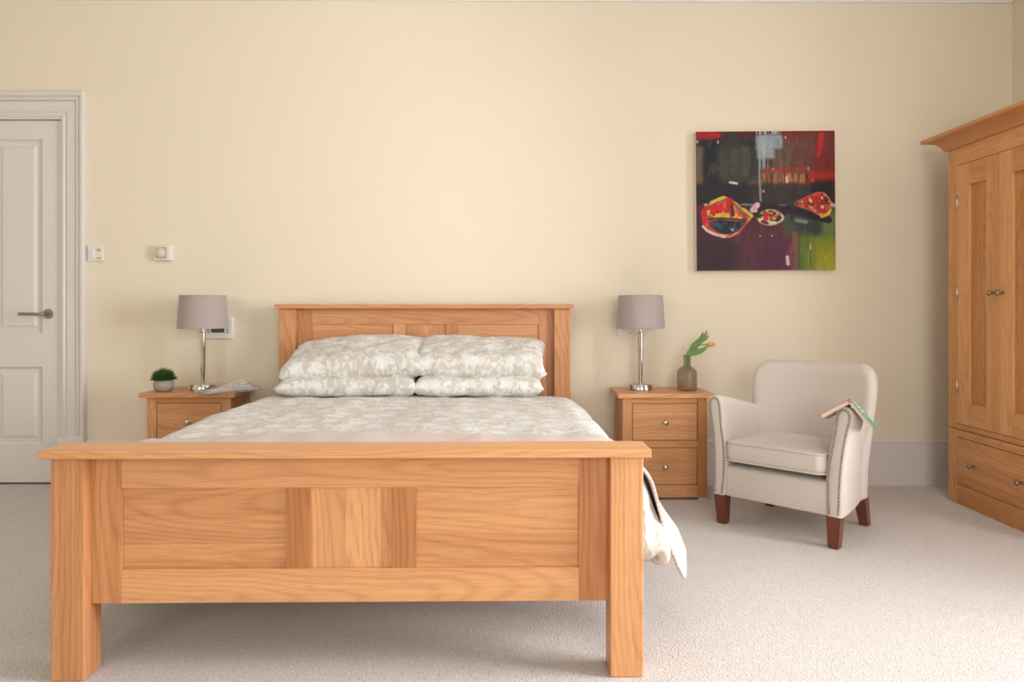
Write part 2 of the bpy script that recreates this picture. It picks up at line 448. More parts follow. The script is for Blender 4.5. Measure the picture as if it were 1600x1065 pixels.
# door casing: a moulded profile swept round the opening
def casing():
    prof = [(0.000, 0.0), (0.000, 0.012), (0.010, 0.012), (0.013, 0.018), (0.020, 0.018), (0.024, 0.013), (0.032, 0.013), (0.040, 0.020), (0.088, 0.022),
            (0.093, 0.016), (0.098, 0.030), (0.108, 0.030), (0.112, 0.024), (0.120, 0.036), (0.136, 0.038), (0.141, 0.030), (0.141, 0.0)]
    loops = []
    for (x, z, ox, oz) in ((DX1, 0.0, 1, 0), (DX1, DZ, 1, 1), (DX0, DZ, -1, 1), (DX0, 0.0, -1, 0)):
        loops.append([(x+ox*o, YB-t, z+oz*o*1.08) for o, t in prof])
    return loft_bm(loops)
cs = struct(link('trim_4', mesh(casing(), auto=30), M['gloss']), 'white moulded door architrave')
for x0, x1 in ((DX1-0.004, DX1+0.147), (DX0-0.147, DX0+0.004)):
    b = box('plinth_block', x0, x1, YB-0.044, YB, 0, 0.275, M['gloss'], cs, 0.004)
# door leaf
door = struct(bpy.data.objects.new('door_1', None)); COL.objects.link(door); door.location = ((DX0+DX1)/2, YB, 0)
door['label'] = 'white four panel door with a brushed lever handle'
dw = (DX1-DX0)/2 - 0.003; st, ms = 0.113, 0.10
yd0, yd1 = 0.004, 0.044
box('stile', -dw, -dw+st, yd0, yd1, 0.012, DZ-0.004, M['gloss'], door, 0.001)
box('stile', dw-st, dw, yd0, yd1, 0.012, DZ-0.004, M['gloss'], door, 0.001)
rails = ((0.012, 0.227), (0.664, 0.852), (1.949, DZ-0.004))
for z0, z1 in rails: box('rail', -dw+st, dw-st, yd0, yd1, z0, z1, M['gloss'], door, 0.0005)
for z0, z1 in ((0.227, 0.664), (0.852, 1.949)):
    box('mullion', -ms/2, ms/2, yd0, yd1, z0, z1, M['gloss'], door, 0.0005)
    for s in (-1, 1):
        a, b = (ms/2, dw-st) if s > 0 else (-dw+st, -ms/2)
        cx, cz, hx, hz = (a+b)/2, (z0+z1)/2, (b-a)/2, (z1-z0)/2
        lp = []
        for ins, y in ((0, 0.004), (0.006, 0.010), (0.012, 0.017), (0.034, 0.016), (0.048, 0.009), (0.056, 0.008)):
            lp.append([(cx+sx*(hx-ins), y+yd0-0.004, cz+sz*(hz-ins)) for sx, sz in ((-1, -1), (1, -1), (1, 1), (-1, 1))])
        bm = loft_bm(lp, caps=False); bm.verts.ensure_lookup_table(); bm.faces.new(bm.verts[-4:])
        link('door_panel', mesh(bm), M['gloss'], door)
# lever handle
hx, hz = dw-0.075, 0.963
ro = link('rose', mesh(lathe_bm([(0, 0), (0.026, 0), (0.028, 0.004), (0.027, 0.009), (0.012, 0.010), (0.0105, 0.014), (0, 0.014)], 28, M4=Matrix.Rotation(PI/2, 4, 'X')), auto=35), M['nickel'], door, (hx, yd0, hz), smooth=True)
ro.data.materials.clear(); ro.data.materials.append(M['lever'])
bm = tube_bm(spline([(0, -0.010, 0), (0, -0.040, 0), (-0.006, -0.052, 0), (-0.022, -0.056, -0.001), (-0.06, -0.056, 0.0005), (-0.135, -0.054, 0.001)], 5), 0.0085, 12)
link('lever', mesh(bm, auto=40), M['lever'], door, (hx, yd0, hz), smooth=True)
box('latch_plate', dw-0.001, dw+0.0022, yd0-0.001, yd0+0.02, hz-0.022, hz+0.022, M['nickel'], door, 0.0005)
struct(box('trim_5', DX0-0.01, DX1+0.01, YB+0.046, YB+0.15, 0, 0.006, M['black'], bev=0))
struct(box('trim_6', DX0-0.05, DX1+0.05, YB+0.15, YB+0.17, 0, DZ+0.05, M['gloss'], bev=0))

# sash windows (out of frame: one beside the wardrobe, two behind the camera)
def sash_window(name, wd, ht, loc, rz):
    o = bpy.data.objects.new(name, None); COL.objects.link(o); o.location = loc; o.rotation_euler = (0, 0, rz)
    struct(o, 'tall white sash window')
    g = M['gloss']; h = wd/2
    for a in (-h, h-0.06): box('jamb', a, a+0.06, -0.02, 0.14, 0, ht, g, o)
    box('head', -h, h, -0.02, 0.14, ht-0.06, ht, g, o); box('sill', -h-0.05, h+0.05, -0.08, 0.14, -0.04, 0.03, g, o)
    box('meeting_rail', -h+0.06, h-0.06, 0.04, 0.09, ht/2-0.025, ht/2+0.025, g, o)
    box('glazing_bar', -0.012, 0.012, 0.05, 0.08, 0.03, ht-0.06, g, o)
    for s in (-1, 1):
        for z0, z1 in ((0.03, ht/2-0.025), (ht/2+0.025, ht-0.06)):
            box('pane', min(s*0.012, s*(h-0.06)), max(s*0.012, s*(h-0.06)), 0.063, 0.067, z0, z1, M['pane'], o, bev=0)
    return o
sash_window('window_1', WIN_R[1]-WIN_R[0], WIN_R[3]-WIN_R[2], (XR+0.02, (WIN_R[0]+WIN_R[1])/2, WIN_R[2]), -PI/2)
for k, (a, b, c, d) in enumerate(WIN_B):
    sash_window('window_%d' % (k+2), b-a, d-c, ((a+b)/2, YF-0.02, c), PI)

# ---------------------------------------------------------------- bed frame
BED = (-0.449, 3.0, 0.0); BROT = math.radians(0.85)
bed = thing('bed', 'large light oak double bed frame with panelled headboard and footboard', 'bed', BED, BROT)
def panel_of(parent, name, x0, x1, y0, y1, z0, z1, cuts, axis, tones):
    """a panel of glued staves: a backing plus one child per stave"""
    pn = board(name, x0, x1, y0+0.004, y1, z0, z1, axis, parent, tones[0], bev=0)
    lo, hi = (x0, x1) if axis == 'z' else (z0, z1)
    e = [lo]+[lo+(hi-lo)*c for c in cuts]+[hi]
    for k, (a, b) in enumerate(zip(e, e[1:])):
        X = (a, b, z0, z1) if axis == 'z' else (x0, x1, a, b)
        s = board('stave', X[0], X[1], y0, y0+0.004, X[2], X[3], axis, None, tones[k], bev=0.0004, seg=1)
        s.parent = pn; s.location = rel(pn, *s.location)
    return pn
def end_board(pre, yf, dep, zt, zl, z_rail1, z_rail0, z_bot, tones):
    """yf: front of the posts, dep: post depth, zt: underside of the cap"""
    for s, t in ((-1, tones['post'][0]), (1, tones['post'][1])):
        board(pre+'_post', min(s*0.795, s*0.705), max(s*0.795, s*0.705), yf, yf+dep, 0, zt, 'z', bed, t, 0.004)
    board(pre+'_cap', -0.811, 0.811, yf-0.028, yf+dep+0.012, zt, zl, 'x', bed, tones['cap'], 0.003)
    yr = yf+0.034; yb = yr+0.026
    for s, t in ((-1, tones['stile'][0]), (1, tones['stile'][1])):
        board(pre+'_stile', min(s*0.705, s*0.623), max(s*0.705, s*0.623), yr, yb, z_bot, zt, 'z', bed, t, 0.0006)
    board(pre+'_top_rail', -0.623, 0.623, yr, yb, z_rail1, zt, 'x', bed, tones['top'], 0.0008)
    board(pre+'_bottom_rail', -0.623, 0.623, yr, yb, z_bot, z_rail0, 'x', bed, tones['bot'], 0.0008)
    for s, t in ((-1, tones['mid'][0]), (1, tones['mid'][1])):
        board(pre+'_muntin', min(s*0.112, s*0.177), max(s*0.112, s*0.177), yr, yb, z_rail0, z_rail1, 'z', bed, t, 0.0008)
    yp = yr+0.008
    panel_of(bed, pre+'_panel', -0.623, -0.177, yp, yb, z_rail0, z_rail1, tones['lcut'], 'x', tones['lp'])
    panel_of(bed, pre+'_panel', -0.112, 0.112, yp, yb, z_rail0, z_rail1, tones['ccut'], 'z', tones['cp'])
    panel_of(bed, pre+'_panel', 0.177, 0.623, yp, yb, z_rail0, z_rail1, tones['rcut'], 'x', tones['rp'])
end_board('footboard', -1.017, 0.088, 0.599, 0.6215, 0.508, 0.287, 0.195,
          dict(post=(0.42, 0.55), cap=0.60, stile=(0.47, 0.33), top=0.55, bot=0.60, mid=(0.28, 0.33),
               lcut=(0.07, 0.30), lp=(0.45, 0.52, 0.46), ccut=(0.42, 0.86), cp=(0.60, 0.64, 0.52), rcut=(0.09, 0.42), rp=(0.52, 0.50, 0.54)))
end_board('headboard', 1.032, 0.075, 0.993, 1.017, 0.906, 0.62, 0.40,
          dict(post=(0.45, 0.44), cap=0.44, stile=(0.33, 0.38), top=0.42, bot=0.45, mid=(0.58, 0.34),
               lcut=(0.5,), lp=(0.48, 0.50), ccut=(0.30, 0.62), cp=(0.38, 0.54, 0.46), rcut=(0.5,), rp=(0.5, 0.52)))
for s in (-1, 1):
    board('side_rail', min(s*0.765, s*0.79), max(s*0.765, s*0.79), -0.93, 1.035, 0.225, 0.385, 'y', bed, 0.5)
    board('slat_ledger', min(s*0.735, s*0.765), max(s*0.735, s*0.765), -0.93, 1.035, 0.255, 0.285, 'y', bed, 0.5)
for k in range(12):
    y = -0.88+k*0.165
    board('slat', -0.762, 0.762, y, y+0.07, 0.285, 0.303, 'x', bed, 0.6)

# mattress
mt = thing('mattress', 'white mattress under the floral duvet on the oak bed', 'mattress', BED, BROT)
bm = loft_bm([[(x, y+0.048, z) for x, y in rrect(0.752-i, 0.962-i, 0.07, 6)] for i, z in
              ((0.02, 0.304), (0.004, 0.312), (0, 0.33), (0, 0.49), (0.004, 0.51), (0.02, 0.520))])
link('mattress_body', mesh(bm, auto=40), M['sheet'], mt, smooth=True)
for z in (0.322, 0.503):
    lp = [(x, y+0.048, z) for x, y in rrect(0.752, 0.962, 0.07, 6)]
    link('piping', mesh(tube_bm(lp+[lp[0]], 0.006, 6)), M['sheet'], mt, smooth=True)

# duvet and throw: one draping cross-section, flaring where it leaves the footboard
def smooth01(t): t = max(0.0, min(1.0, t)); return t*t*(3-2*t)
def flare(d, side):
    if side < 0: return math.radians(7 + 7*smooth01((d-2.1)/0.5))
    b = 18 + 17*smooth01((d-2.16)/0.30)
    return math.radians(b - 16*smooth01((d-2.75)/0.8))
def drape(s, d, off):
    """arc position s across the bed, depth d: a point on the cover, off metres outside the mattress surface"""
    side = -1 if s < 0 else 1; t = abs(s)
    a, r0, zt = 0.69, 0.105, 0.525
    r = r0+off; be = flare(d, side); am = PI/2-be
    if t <= a: x, z = t, zt+off
    elif t <= a+r*am:
        ph = (t-a)/r; x, z = a+r*math.sin(ph), zt-r0+r*math.cos(ph)
    else:
        q = t-a-r*am
        x, z = a+r*math.sin(am)+q*math.sin(be), zt-r0+r*math.cos(am)-q*math.cos(be)
    return side*x, z
def cover(name, d0f, d1f, smin, smax, offf, nu, nv, wr, mat, thick, seed, rnd=0.0):
    L = smax-smin
    def fn(i, j):
        e = rnd*((1-smooth01(j/nv/0.18))**2 + (1-smooth01((1-j/nv)/0.40))**2)       # rounded hem corners
        s = smin+(L-e)*i/nu; a, b = d0f(s), d1f(s); d = a+(b-a)*j/nv
        off = offf(s, d)
        hang = smooth01((abs(s)-0.72)/0.25)
        off += wr*(fbm(s*3.1+seed, d*2.2, seed)*(1-0.3*hang) + 0.35*fbm(s*9+seed, d*6, 3.3))
        x, z = drape(s, d, off)
        if hang > 0:                     # vertical folds in the part that hangs down
            x += math.copysign(1, s)*hang*0.010*math.sin(d*23+1.1+2*fbm(s*2, d*2, seed))
        return (x, d-3.0, z)
    me = grid_mesh(fn, nu, nv, lambda i, j: (smin+L*i/nu, d0f(0)+(d1f(0)-d0f(0))*j/nv), name)
    o = link(name, me, mat, None, BED, (0, 0, BROT), smooth=True)
    so = o.modifiers.new('thickness', 'SOLIDIFY'); so.thickness = thick; so.offset = -1
    so.use_rim = True; me.materials.append(M['sheet']); so.material_offset = 1; so.material_offset_rim = 1
    if mat is M['waffle']: so.material_offset = so.material_offset_rim = 0
    sb = o.modifiers.new('smooth', 'SUBSURF'); sb.levels = 1; sb.render_levels = 1
    return o
def duvet_off(s, d):
    o = 0.046
    o += 0.018*(1-smooth01((d-2.13)/0.12))*(-1) - 0.03*smooth01((d-3.62)/0.13)
    h = smooth01((s-0.80)/0.2)*(1-smooth01((d-2.13)/0.16))      # the loose, puffed corner beside the footboard
    o += h*(0.022*math.sin(d*40+s*20)+0.016*math.sin(s*31)+0.012)
    return o
tag(cover('duvet', lambda s: 2.125, lambda s: 3.73, -1.17, 1.115, duvet_off, 150, 110, 0.012, M['floral'], 0.062, 1.7),
    'beige duvet with pale flower print draped over the oak bed', 'duvet')
def throw_top(s):
    return 2.40 + 0.06*math.exp(-((s+0.05)/0.22)**2) + 0.035*smooth01((s-0.2)/0.5) - 0.03*smooth01((-s-0.3)/0.4) + 0.012*math.sin(7*s)
def throw_off(s, d): return 0.046+0.016+0.008*smooth01((s-0.8)/0.15)
tag(cover('throw_blanket', lambda s: 2.13+0.055*smooth01((s-0.72)/0.2), throw_top, -1.16, 1.225, throw_off, 150, 26, 0.012, M['waffle'], 0.010, 1.7, 0.055),
    'pale pink waffle throw folded across the foot of the bed', 'blanket')

# pillows
def pillow(label, cx, cy, cz, hx, hy, T, rot, seed, sag=0.0, ears=0.06):
    n, m = 56, 40; bm = bmesh.new(); uvl = bm.loops.layers.uv.new('UVMap')
    def pt(u, v, s):
        x = hx*u*(1-ears*(1-v*v)*abs(u)**3)
        y = hy*v*(1-ears*1.3*(1-u*u)*abs(v)**3)
        e = max(0.0, (1-u**10))**0.50*max(0.0, (1-abs(v)**4.5))**0.50
        z = s*T*e*(1+0.16*fbm(u*1.6+seed, v*1.4, seed))
        edge = max(abs(u), abs(v))
        z += 0.006*e*fbm(u*6+seed, v*5, 7.1)*s + (0.007*fbm(u*7+seed, v*9, 2.2) if edge > 0.9 else 0.0)
        y += 0.006*fbm(u*5+seed, v*2, 5.5)*abs(v)**3
        x += 0.006*fbm(u*2+seed, v*6, 8.5)*abs(u)**3
        z -= sag*u*u*hx
        return Vector((x, y, z))
    V = {}
    for s in (1, -1):
        for j in range(m+1):
            for i in range(n+1):
                u, v = -1+2*i/n, -1+2*j/m
                rim = i in (0, n) or j in (0, m)
                if s == -1 and rim: V[s, i, j] = V[1, i, j]
                else: V[s, i, j] = bm.verts.new(pt(u, v, s))
    for s in (1, -1):
        for j in range(m):
            for i in range(n):
                q = [(i, j), (i+1, j), (i+1, j+1), (i, j+1)]
                f = bm.faces.new([V[s, a, b] for a, b in (q if s == 1 else q[::-1])])
                for lp, (a, b) in zip(f.loops, (q if s == 1 else q[::-1])):
                    lp[uvl].uv = (hx*2*a/n+seed*0.37, hy*2*b/m*1.08+seed*0.61+(0 if s == 1 else 0.9))
    o = link('pillow', mesh(bm), M['floral'], None, (BED[0]+cx, cy, cz), rot, smooth=True)
    return tag(o, label, 'pillow', 'floral pillows on the bed')
R = math.radians
pillow('lower left floral pillow lying flat on the duvet near the left nightstand', -0.335, 3.720, 0.625, 0.338, 0.240, 0.055, (R(2), 0, R(1)), 1.3)
pillow('lower right floral pillow lying flat on the duvet near the right nightstand', 0.300, 3.720, 0.625, 0.314, 0.240, 0.055, (R(2), 0, R(-1)), 4.1)
pillow('upper left floral pillow stacked on another, its left corner drooping', -0.322, 3.760, 0.748, 0.358, 0.240, 0.073, (R(13), R(-3), R(2)), 2.2, 0.03)
pillow('upper right floral pillow stacked on another, its right corners pointing out', 0.292, 3.760, 0.750, 0.342, 0.240, 0.073, (R(13), R(1.5), R(-2)), 6.6, 0.01)

# ---------------------------------------------------------------- knobs shared by the furniture
def knob_mesh(r=0.0145, stalk=0.012):
    k = r/0.0145
    prof = [(0, 0), (0.0095*k, 0), (0.0095*k, 0.002), (0.006*k, 0.004), (0.0055*k, 0.004+stalk), (0.010*k, 0.007+stalk), (r, 0.011+stalk), (r*0.98, 0.016+stalk), (r*0.72, 0.0205+stalk), (0, 0.022+stalk)]
    return mesh(lathe_bm(prof, 20, M4=Matrix.Rotation(PI/2, 4, 'X')), 'knob', auto=50)
KNOB = knob_mesh(); KNOBW = knob_mesh(0.0135, 0.014)

# ---------------------------------------------------------------- nightstands
def nightstand(label, x, y, tones):
    t = thing('nightstand', label, 'nightstand', (x, y, 0), 0, 'oak nightstands beside the bed')
    hw, dp, zt = 0.219, 0.288, 0.531
    T = iter(tones)
    board('top', -hw-0.029, hw+0.029, -0.030, dp+0.002, zt, 0.556, 'x', t, next(T), 0.004)
    for s in (-1, 1):
        for y0 in (0, dp-0.05):
            board('post', min(s*hw, s*(hw-0.050)), max(s*hw, s*(hw-0.050)), y0, y0+0.05, 0.012, zt, 'z', t, next(T), 0.002)
        xo = hw-0.008
        board('side_panel', min(s*xo, s*(xo-0.016)), max(s*xo, s*(xo-0.016)), 0.05, dp-0.05, 0.03, zt, 'z', t, next(T), 0.001)
    board('back_panel', -hw+0.05, hw-0.05, dp-0.02, dp-0.008, 0.03, zt, 'x', t, 0.5, 0)
    wi = hw-0.050
    for z0, z1 in ((0.502, zt), (0.272, 0.309), (0.012, 0.078)):
        board('rail', -wi, wi, 0.003, 0.03, z0, z1, 'x', t, next(T), 0.001)
    for z0, z1 in ((0.3115, 0.4995), (0.0805, 0.2695)):
        d = board('drawer', -wi+0.0022, wi-0.0022, 0.001, 0.26, z0, z1, 'x', t, next(T), 0.0025)
        link('knob', KNOB, M['nickel'], d, rel(d, 0, 0.001, (z0+z1)/2), smooth=True)
    for s in (-1, 1):
        for y0 in (0.004, dp-0.046):
            box('foot_glide', min(s*hw, s*(hw-0.044)), max(s*hw, s*(hw-0.044)), y0, y0+0.04, 0, 0.012, M['plastic'], t, 0.001)
    return t
nightstand('light oak nightstand with two drawers left of the bed, holding a plant and newspaper', -1.676, 3.85, [0.50, 0.46, 0.44, 0.42, 0.46, 0.44, 0.43, 0.45, 0.45, 0.45, 0.46, 0.42])
nightstand('light oak nightstand with two drawers right of the bed, holding a bottle vase', 0.804, 3.83, [0.56, 0.52, 0.52, 0.5, 0.38, 0.5, 0.5, 0.55, 0.50, 0.56, 0.55, 0.52])

# ---------------------------------------------------------------- table lamps
def lamp(label, x, y, z, dz=0.0):
    t = thing('table_lamp', label, 'lamp', (x, y, z), 0, 'table lamps on the nightstands')
    link('base', mesh(lathe_bm([(0, 0), (0.066, 0), (0.068, 0.002), (0.068, 0.028), (0.066, 0.031), (0.060, 0.032), (0.022, 0.034), (0.012, 0.040), (0, 0.040)], 48), auto=35), M['chrome'], t, smooth=True)
    link('stem', mesh(lathe_bm([(0, 0.036), (0.0100, 0.036), (0.0105, 0.06), (0.0155, 0.302), (0.0155, 0.308), (0.009, 0.311), (0, 0.311)], 32), auto=35), M['chrome'], t, smooth=True)
    link('lamp_holder', mesh(lathe_bm([(0, 0.309), (0.006, 0.309), (0.006, 0.335), (0.014, 0.337), (0.014, 0.375), (0, 0.375)], 20), auto=35), M['chrome'], t, smooth=True)
    link('bulb', mesh(lathe_bm([(0, 0.376), (0.012, 0.376), (0.014, 0.390), (0.026, 0.415), (0.028, 0.430), (0.022, 0.448), (0.010, 0.457), (0, 0.458)], 20)), M['bulb'], t, smooth=True)
    z0, z1, r0, r1 = 0.331, 0.509, 0.130, 0.1185
    sh = link('shade', mesh(lathe_bm([(r0-0.0015, z0), (r0, z0), (r1, z1), (r1-0.0015, z1)], 72), auto=50), M['shade'], t, smooth=True)
    link('lining', mesh(loft_bm([[(r*math.cos(2*PI*i/72), r*math.sin(2*PI*i/72), zz) for i in range(72)] for r, zz in ((r0-0.0022, z0), (r1-0.0022, z1))], caps=False)), M['shade_in'], sh, smooth=True)
    for r, zz in ((r0-0.0005, z0+0.003), (r1-0.0005, z1-0.003)):
        link('trim_band', mesh(lathe_bm([(r, zz-0.003), (r+0.0015, zz-0.003), (r+0.0015, zz+0.003), (r, zz+0.003)], 72)), M['shade'], sh, smooth=True)
    bm = bmesh.new()
    for k in range(3):
        a = k*2*PI/3+0.4
        tube_bm([(0.012*math.cos(a), 0.012*math.sin(a), 0.372), (r0*0.95*math.cos(a), r0*0.95*math.sin(a), 0.40)], 0.0018, 6, bm)
    link('shade_carrier', mesh(bm), M['chrome'], t)
    return t
lamp('chrome table lamp with mauve-grey drum shade on the nightstand beside the potted plant', -1.655, 3.975, 0.556)
lamp('chrome table lamp with mauve-grey drum shade on the nightstand beside the bottle vase', 0.7025, 3.975, 0.556)

# ---------------------------------------------------------------- potted grass
pp = thing('potted_plant', 'small tufted green plant in a round grey pot', 'plant', (-1.838, 3.917, 0.556))
link('pot', mesh(lathe_bm([(0, 0), (0.032, 0), (0.040, 0.004), (0.050, 0.018), (0.0525, 0.032), (0.050, 0.046), (0.044, 0.058), (0.041, 0.058), (0.045, 0.045), (0.040, 0.040), (0, 0.040)], 36), auto=50), M['pot'], pp, smooth=True)
link('soil', mesh(lathe_bm([(0, 0.040), (0.044, 0.046), (0.042, 0.050), (0.02, 0.054), (0, 0.055)], 20)), M['soil'], pp, smooth=True)
bm = bmesh.new(); rg = random.Random(3)
for k in range(900):
    th = rg.uniform(0, 2*PI); el = math.acos(rg.uniform(0.02, 1.0)); r1 = rg.uniform(0.82, 1.06)
    dr = Vector((math.sin(el)*math.cos(th), math.sin(el)*math.sin(th), math.cos(el)))
    b0 = Vector((dr.x*0.03, dr.y*0.03, 0.050)); tip = Vector((dr.x*0.073*r1, dr.y*0.073*r1, 0.056+dr.z*0.074*r1))
    mid = b0.lerp(tip, 0.6)+Vector((0, 0, 0.008)); sd = dr.cross(Vector((rg.uniform(-1, 1), rg.uniform(-1, 1), 1))).normalized()*rg.uniform(0.0011, 0.0018)
    v = [bm.verts.new(p) for p in (b0-sd, b0+sd, mid+sd*1.3, mid-sd*1.3, tip)]
    bm.faces.new(v[:4]); bm.faces.new((v[3], v[2], v[4]))
me = bpy.data.meshes.new('foliage'); bm.to_mesh(me); bm.free()
tag(link('foliage', me, M['grass'], pp), 'dense fine green blades', kind='stuff')

# ---------------------------------------------------------------- folded newspaper
npz = thing('newspaper', 'folded newspaper lying on the left nightstand in front of the lamp', 'newspaper', (-1.505, 3.905, 0.557), R(-36))
def news_sheet(k, off, sx, sy):
    def fn(i, j):
        u, v = i/16, j/22
        x = (u-0.5)*sx*(0.62+0.62*v); y = (v-0.5)*sy
        fold = 0.004*math.sin(PI*u)**0.7
        lift = 0.055*max(0.0, 1-abs(u-0.30)/0.35)*max(0.0, v-0.25)
        return (x, y, 0.0012+off+(fold*(0.3+0.25*k))+lift*(0.4+0.2*k)+0.0006*math.sin(7*v+2*u+k))
    return fn
for k in range(4):
    sx, sy = 0.190-0.004*k, 0.275-0.006*k
    me = grid_mesh(news_sheet(k, 0.0034*k, sx, sy), 16, 22, lambda i, j: (i/16*sx+0.3*k, j/22*sy), 'sheet')
    o = link('sheet', me, M['news'], npz, (0.002*k, 0.003*k, 0), smooth=True)
    s = o.modifiers.new('t', 'SOLIDIFY'); s.thickness = 0.0012
def fold_edge(i, j):
    a = PI*j/8; v = i/22; y = (v-0.5)*0.272
    lift = 0.055*0.14*max(0.0, v-0.25)
    return (-0.095*(0.62+0.62*v)-0.007*math.sin(a)+0.002, y, 0.0075+lift-0.0065*math.cos(a))
o = link('fold', grid_mesh(fold_edge, 22, 8, lambda i, j: (i*0.012, j*0.003)), M['news'], npz, smooth=True)

# ---------------------------------------------------------------- bottle vase and tulips
VX, VY, VZ = 0.946, 3.945, 0.556
va = thing('bottle_vase', 'smoky brown glass bottle vase on the right nightstand', 'vase', (VX, VY, VZ), R(17))
def bottle_loops(t):
    sec = [(0.036, 0.0, 0.012), (0.041, 0.004, 0.012), (0.042, 0.012, 0.012), (0.042, 0.095, 0.013), (0.040, 0.107, 0.015), (0.033, 0.119, 0.018), (0.024, 0.128, 0.018), (0.0185, 0.136, 0.0165), (0.0175, 0.148, 0.0165), (0.0175, 0.176, 0.0165), (0.020, 0.178, 0.0185), (0.020, 0.188, 0.0185), (0.0175, 0.190, 0.016)]
    return [[(x, y, z+(t if k == 0 else 0)) for x, y in rrect(h-t, h-t, max(0.003, min(r, h-0.0005)-t), 5)] for k, (h, z, r) in enumerate(sec)]
bm = bmesh.new(); lo = bottle_loops(0); li = bottle_loops(0.003)
loft_bm(lo+li[::-1], True, bm)
link('bottle', mesh(bm, auto=60), M['bottle'], va, smooth=True)
def leaf_mesh(path, wid, fold=0.35, tw=0.0):
    P = spline(path, 8); n = len(P); bm = bmesh.new(); rows = []
    for i, p in enumerate(P):
        t = i/(n-1); tg = (P[min(i+1, n-1)]-P[max(i-1, 0)]).normalized()
        sd = tg.cross(Vector((0.15+tw, -1, 0.15))).normalized(); up = sd.cross(tg).normalized()
        w_ = wid*(math.sin(PI*min(1, 0.12+0.88*t)**0.8)**0.75) if t < 1 else 0.0
        w_ = max(w_, 0.0006)
        rows.append([p+sd*w_*k+up*abs(k)*w_*fold for k in (-1, -0.5, 0, 0.5, 1)])
    L = [[bm.verts.new(p) for p in r] for r in rows]
    for A, B in zip(L, L[1:]):
        for i in range(4): bm.faces.new((A[i], A[i+1], B[i+1], B[i]))
    me = mesh(bm); return me
def tulip(label, stem, leaves, bud_len, bud_r):
    t = thing('tulip', label, 'flower', (VX, VY, VZ), 0, 'tulips in the bottle vase')
    P = spline(stem, 8)
    link('stem', mesh(tube_bm(P, 0.0032, 8)), M['stem'], t, smooth=True)
    for pth, wd, tw in leaves:
        o = link('leaf', leaf_mesh(pth, wd, 0.35, tw), M['leaf'], t, smooth=True)
        s = o.modifiers.new('t', 'SOLIDIFY'); s.thickness = 0.0012
    ax = (P[-1]-P[-3]).normalized(); q = Vector((0, 0, 1)).rotation_difference(ax)
    for k in range(6):
        a = k*PI/3; inner = k % 2
        def fn(i, j, a=a, inner=inner):
            u, v = -1+2*i/6, j/10
            r = bud_r*(0.92 if inner else 1.0)*(math.sin(PI*(0.10+0.80*v))**0.7)*(1-0.25*v)
            th = a+u*0.62*(math.sin(PI*min(1, 0.12+0.86*v))**0.6)
            return q @ Vector((r*math.cos(th), r*math.sin(th), bud_len*v)) + P[-1]
        o = link('petal', grid_mesh(fn, 6, 10), M['petal'], t, smooth=True)
        s = o.modifiers.new('t', 'SOLIDIFY'); s.thickness = 0.0008
    return t
tulip('orange tulip bud drooping right from the bottle vase', [(-0.008, 0.0, 0.010), (0.0, 0, 0.09), (0.004, 0, 0.18), (0.030, -0.004, 0.222), (0.070, -0.006, 0.243), (0.104, -0.008, 0.246)],
      [([(0.000, -0.004, 0.060), (-0.002, -0.010, 0.130), (0.002, -0.012, 0.195), (0.012, -0.012, 0.216)], 0.017, 0.0),
       ([(0.006, -0.006, 0.195), (0.040, -0.012, 0.205), (0.075, -0.014, 0.215), (0.112, -0.012, 0.243)], 0.0165, 0.0)], 0.046, 0.0145)
tulip('half hidden orange tulip bud rising upright among green leaves', [(0.006, 0.004, 0.010), (0.006, 0.004, 0.10), (0.008, 0.003, 0.185), (0.045, 0.004, 0.245), (0.080, 0.004, 0.280)],
      [([(0.008, -0.002, 0.185), (0.030, -0.006, 0.235), (0.066, -0.008, 0.272), (0.085, -0.008, 0.315)], 0.0150, 0.0),
       ([(0.018, 0.000, 0.200), (0.050, -0.004, 0.245), (0.085, -0.006, 0.278), (0.106, -0.006, 0.325)], 0.0135, 0.0),
       ([(0.045, -0.004, 0.235), (0.070, -0.010, 0.262), (0.095, -0.012, 0.276), (0.114, -0.012, 0.296)], 0.0110, 0.0)], 0.042, 0.012)

# ---------------------------------------------------------------- wall fittings
def wx(px): return (px-797)*YB/1153
def wz(py): return 1-(py-480)*YB/1153
# switch beside the door
s = thing('light_switch', 'white switch plate with amber indicators beside the door', 'switch', (wx(150.5), YB, wz(396)))
box('plate', -0.044, 0.044, -0.012, 0, -0.043, 0.043, M['plastic'], s, 0.003, 2)
box('rocker', -0.030, -0.004, -0.016, -0.010, -0.026, 0.022, M['plastic'], s, 0.002)
link('indicator', mesh(lathe_bm([(0, 0), (0.009, 0), (0.009, 0.003), (0, 0.004)], 16, M4=Matrix.Rotation(PI/2, 4, 'X'))), M['amber'], s, (0.022, -0.0115, 0.019), smooth=True)
box('indicator', 0.010, 0.034, -0.0145, -0.011, -0.031, -0.023, M['amber'], s, 0.001)
# thermostat dial
s = thing('thermostat', 'cream square wall thermostat with a round dial', 'thermostat', (wx(257.5), YB, wz(395.5)))
bm = loft_bm([[(x, -y, z) for x, z in rrect(0.047-i, 0.043-i, 0.006, 4)] for y, i in ((0, 0), (0.026, 0), (0.030, 0.003))])
link('case', mesh(bm, auto=40), M['plastic'], s, smooth=True)
box('face', -0.037, 0.026, -0.0312, -0.028, -0.034, 0.034, M['dialface'], s, 0.001)
link('dial', mesh(lathe_bm([(0, 0), (0.025, 0), (0.0245, 0.008), (0.022, 0.010), (0, 0.010)], 32, M4=Matrix.Rotation(PI/2, 4, 'X')), auto=40), M['plastic2'], s, (-0.008, -0.031, 0), smooth=True)
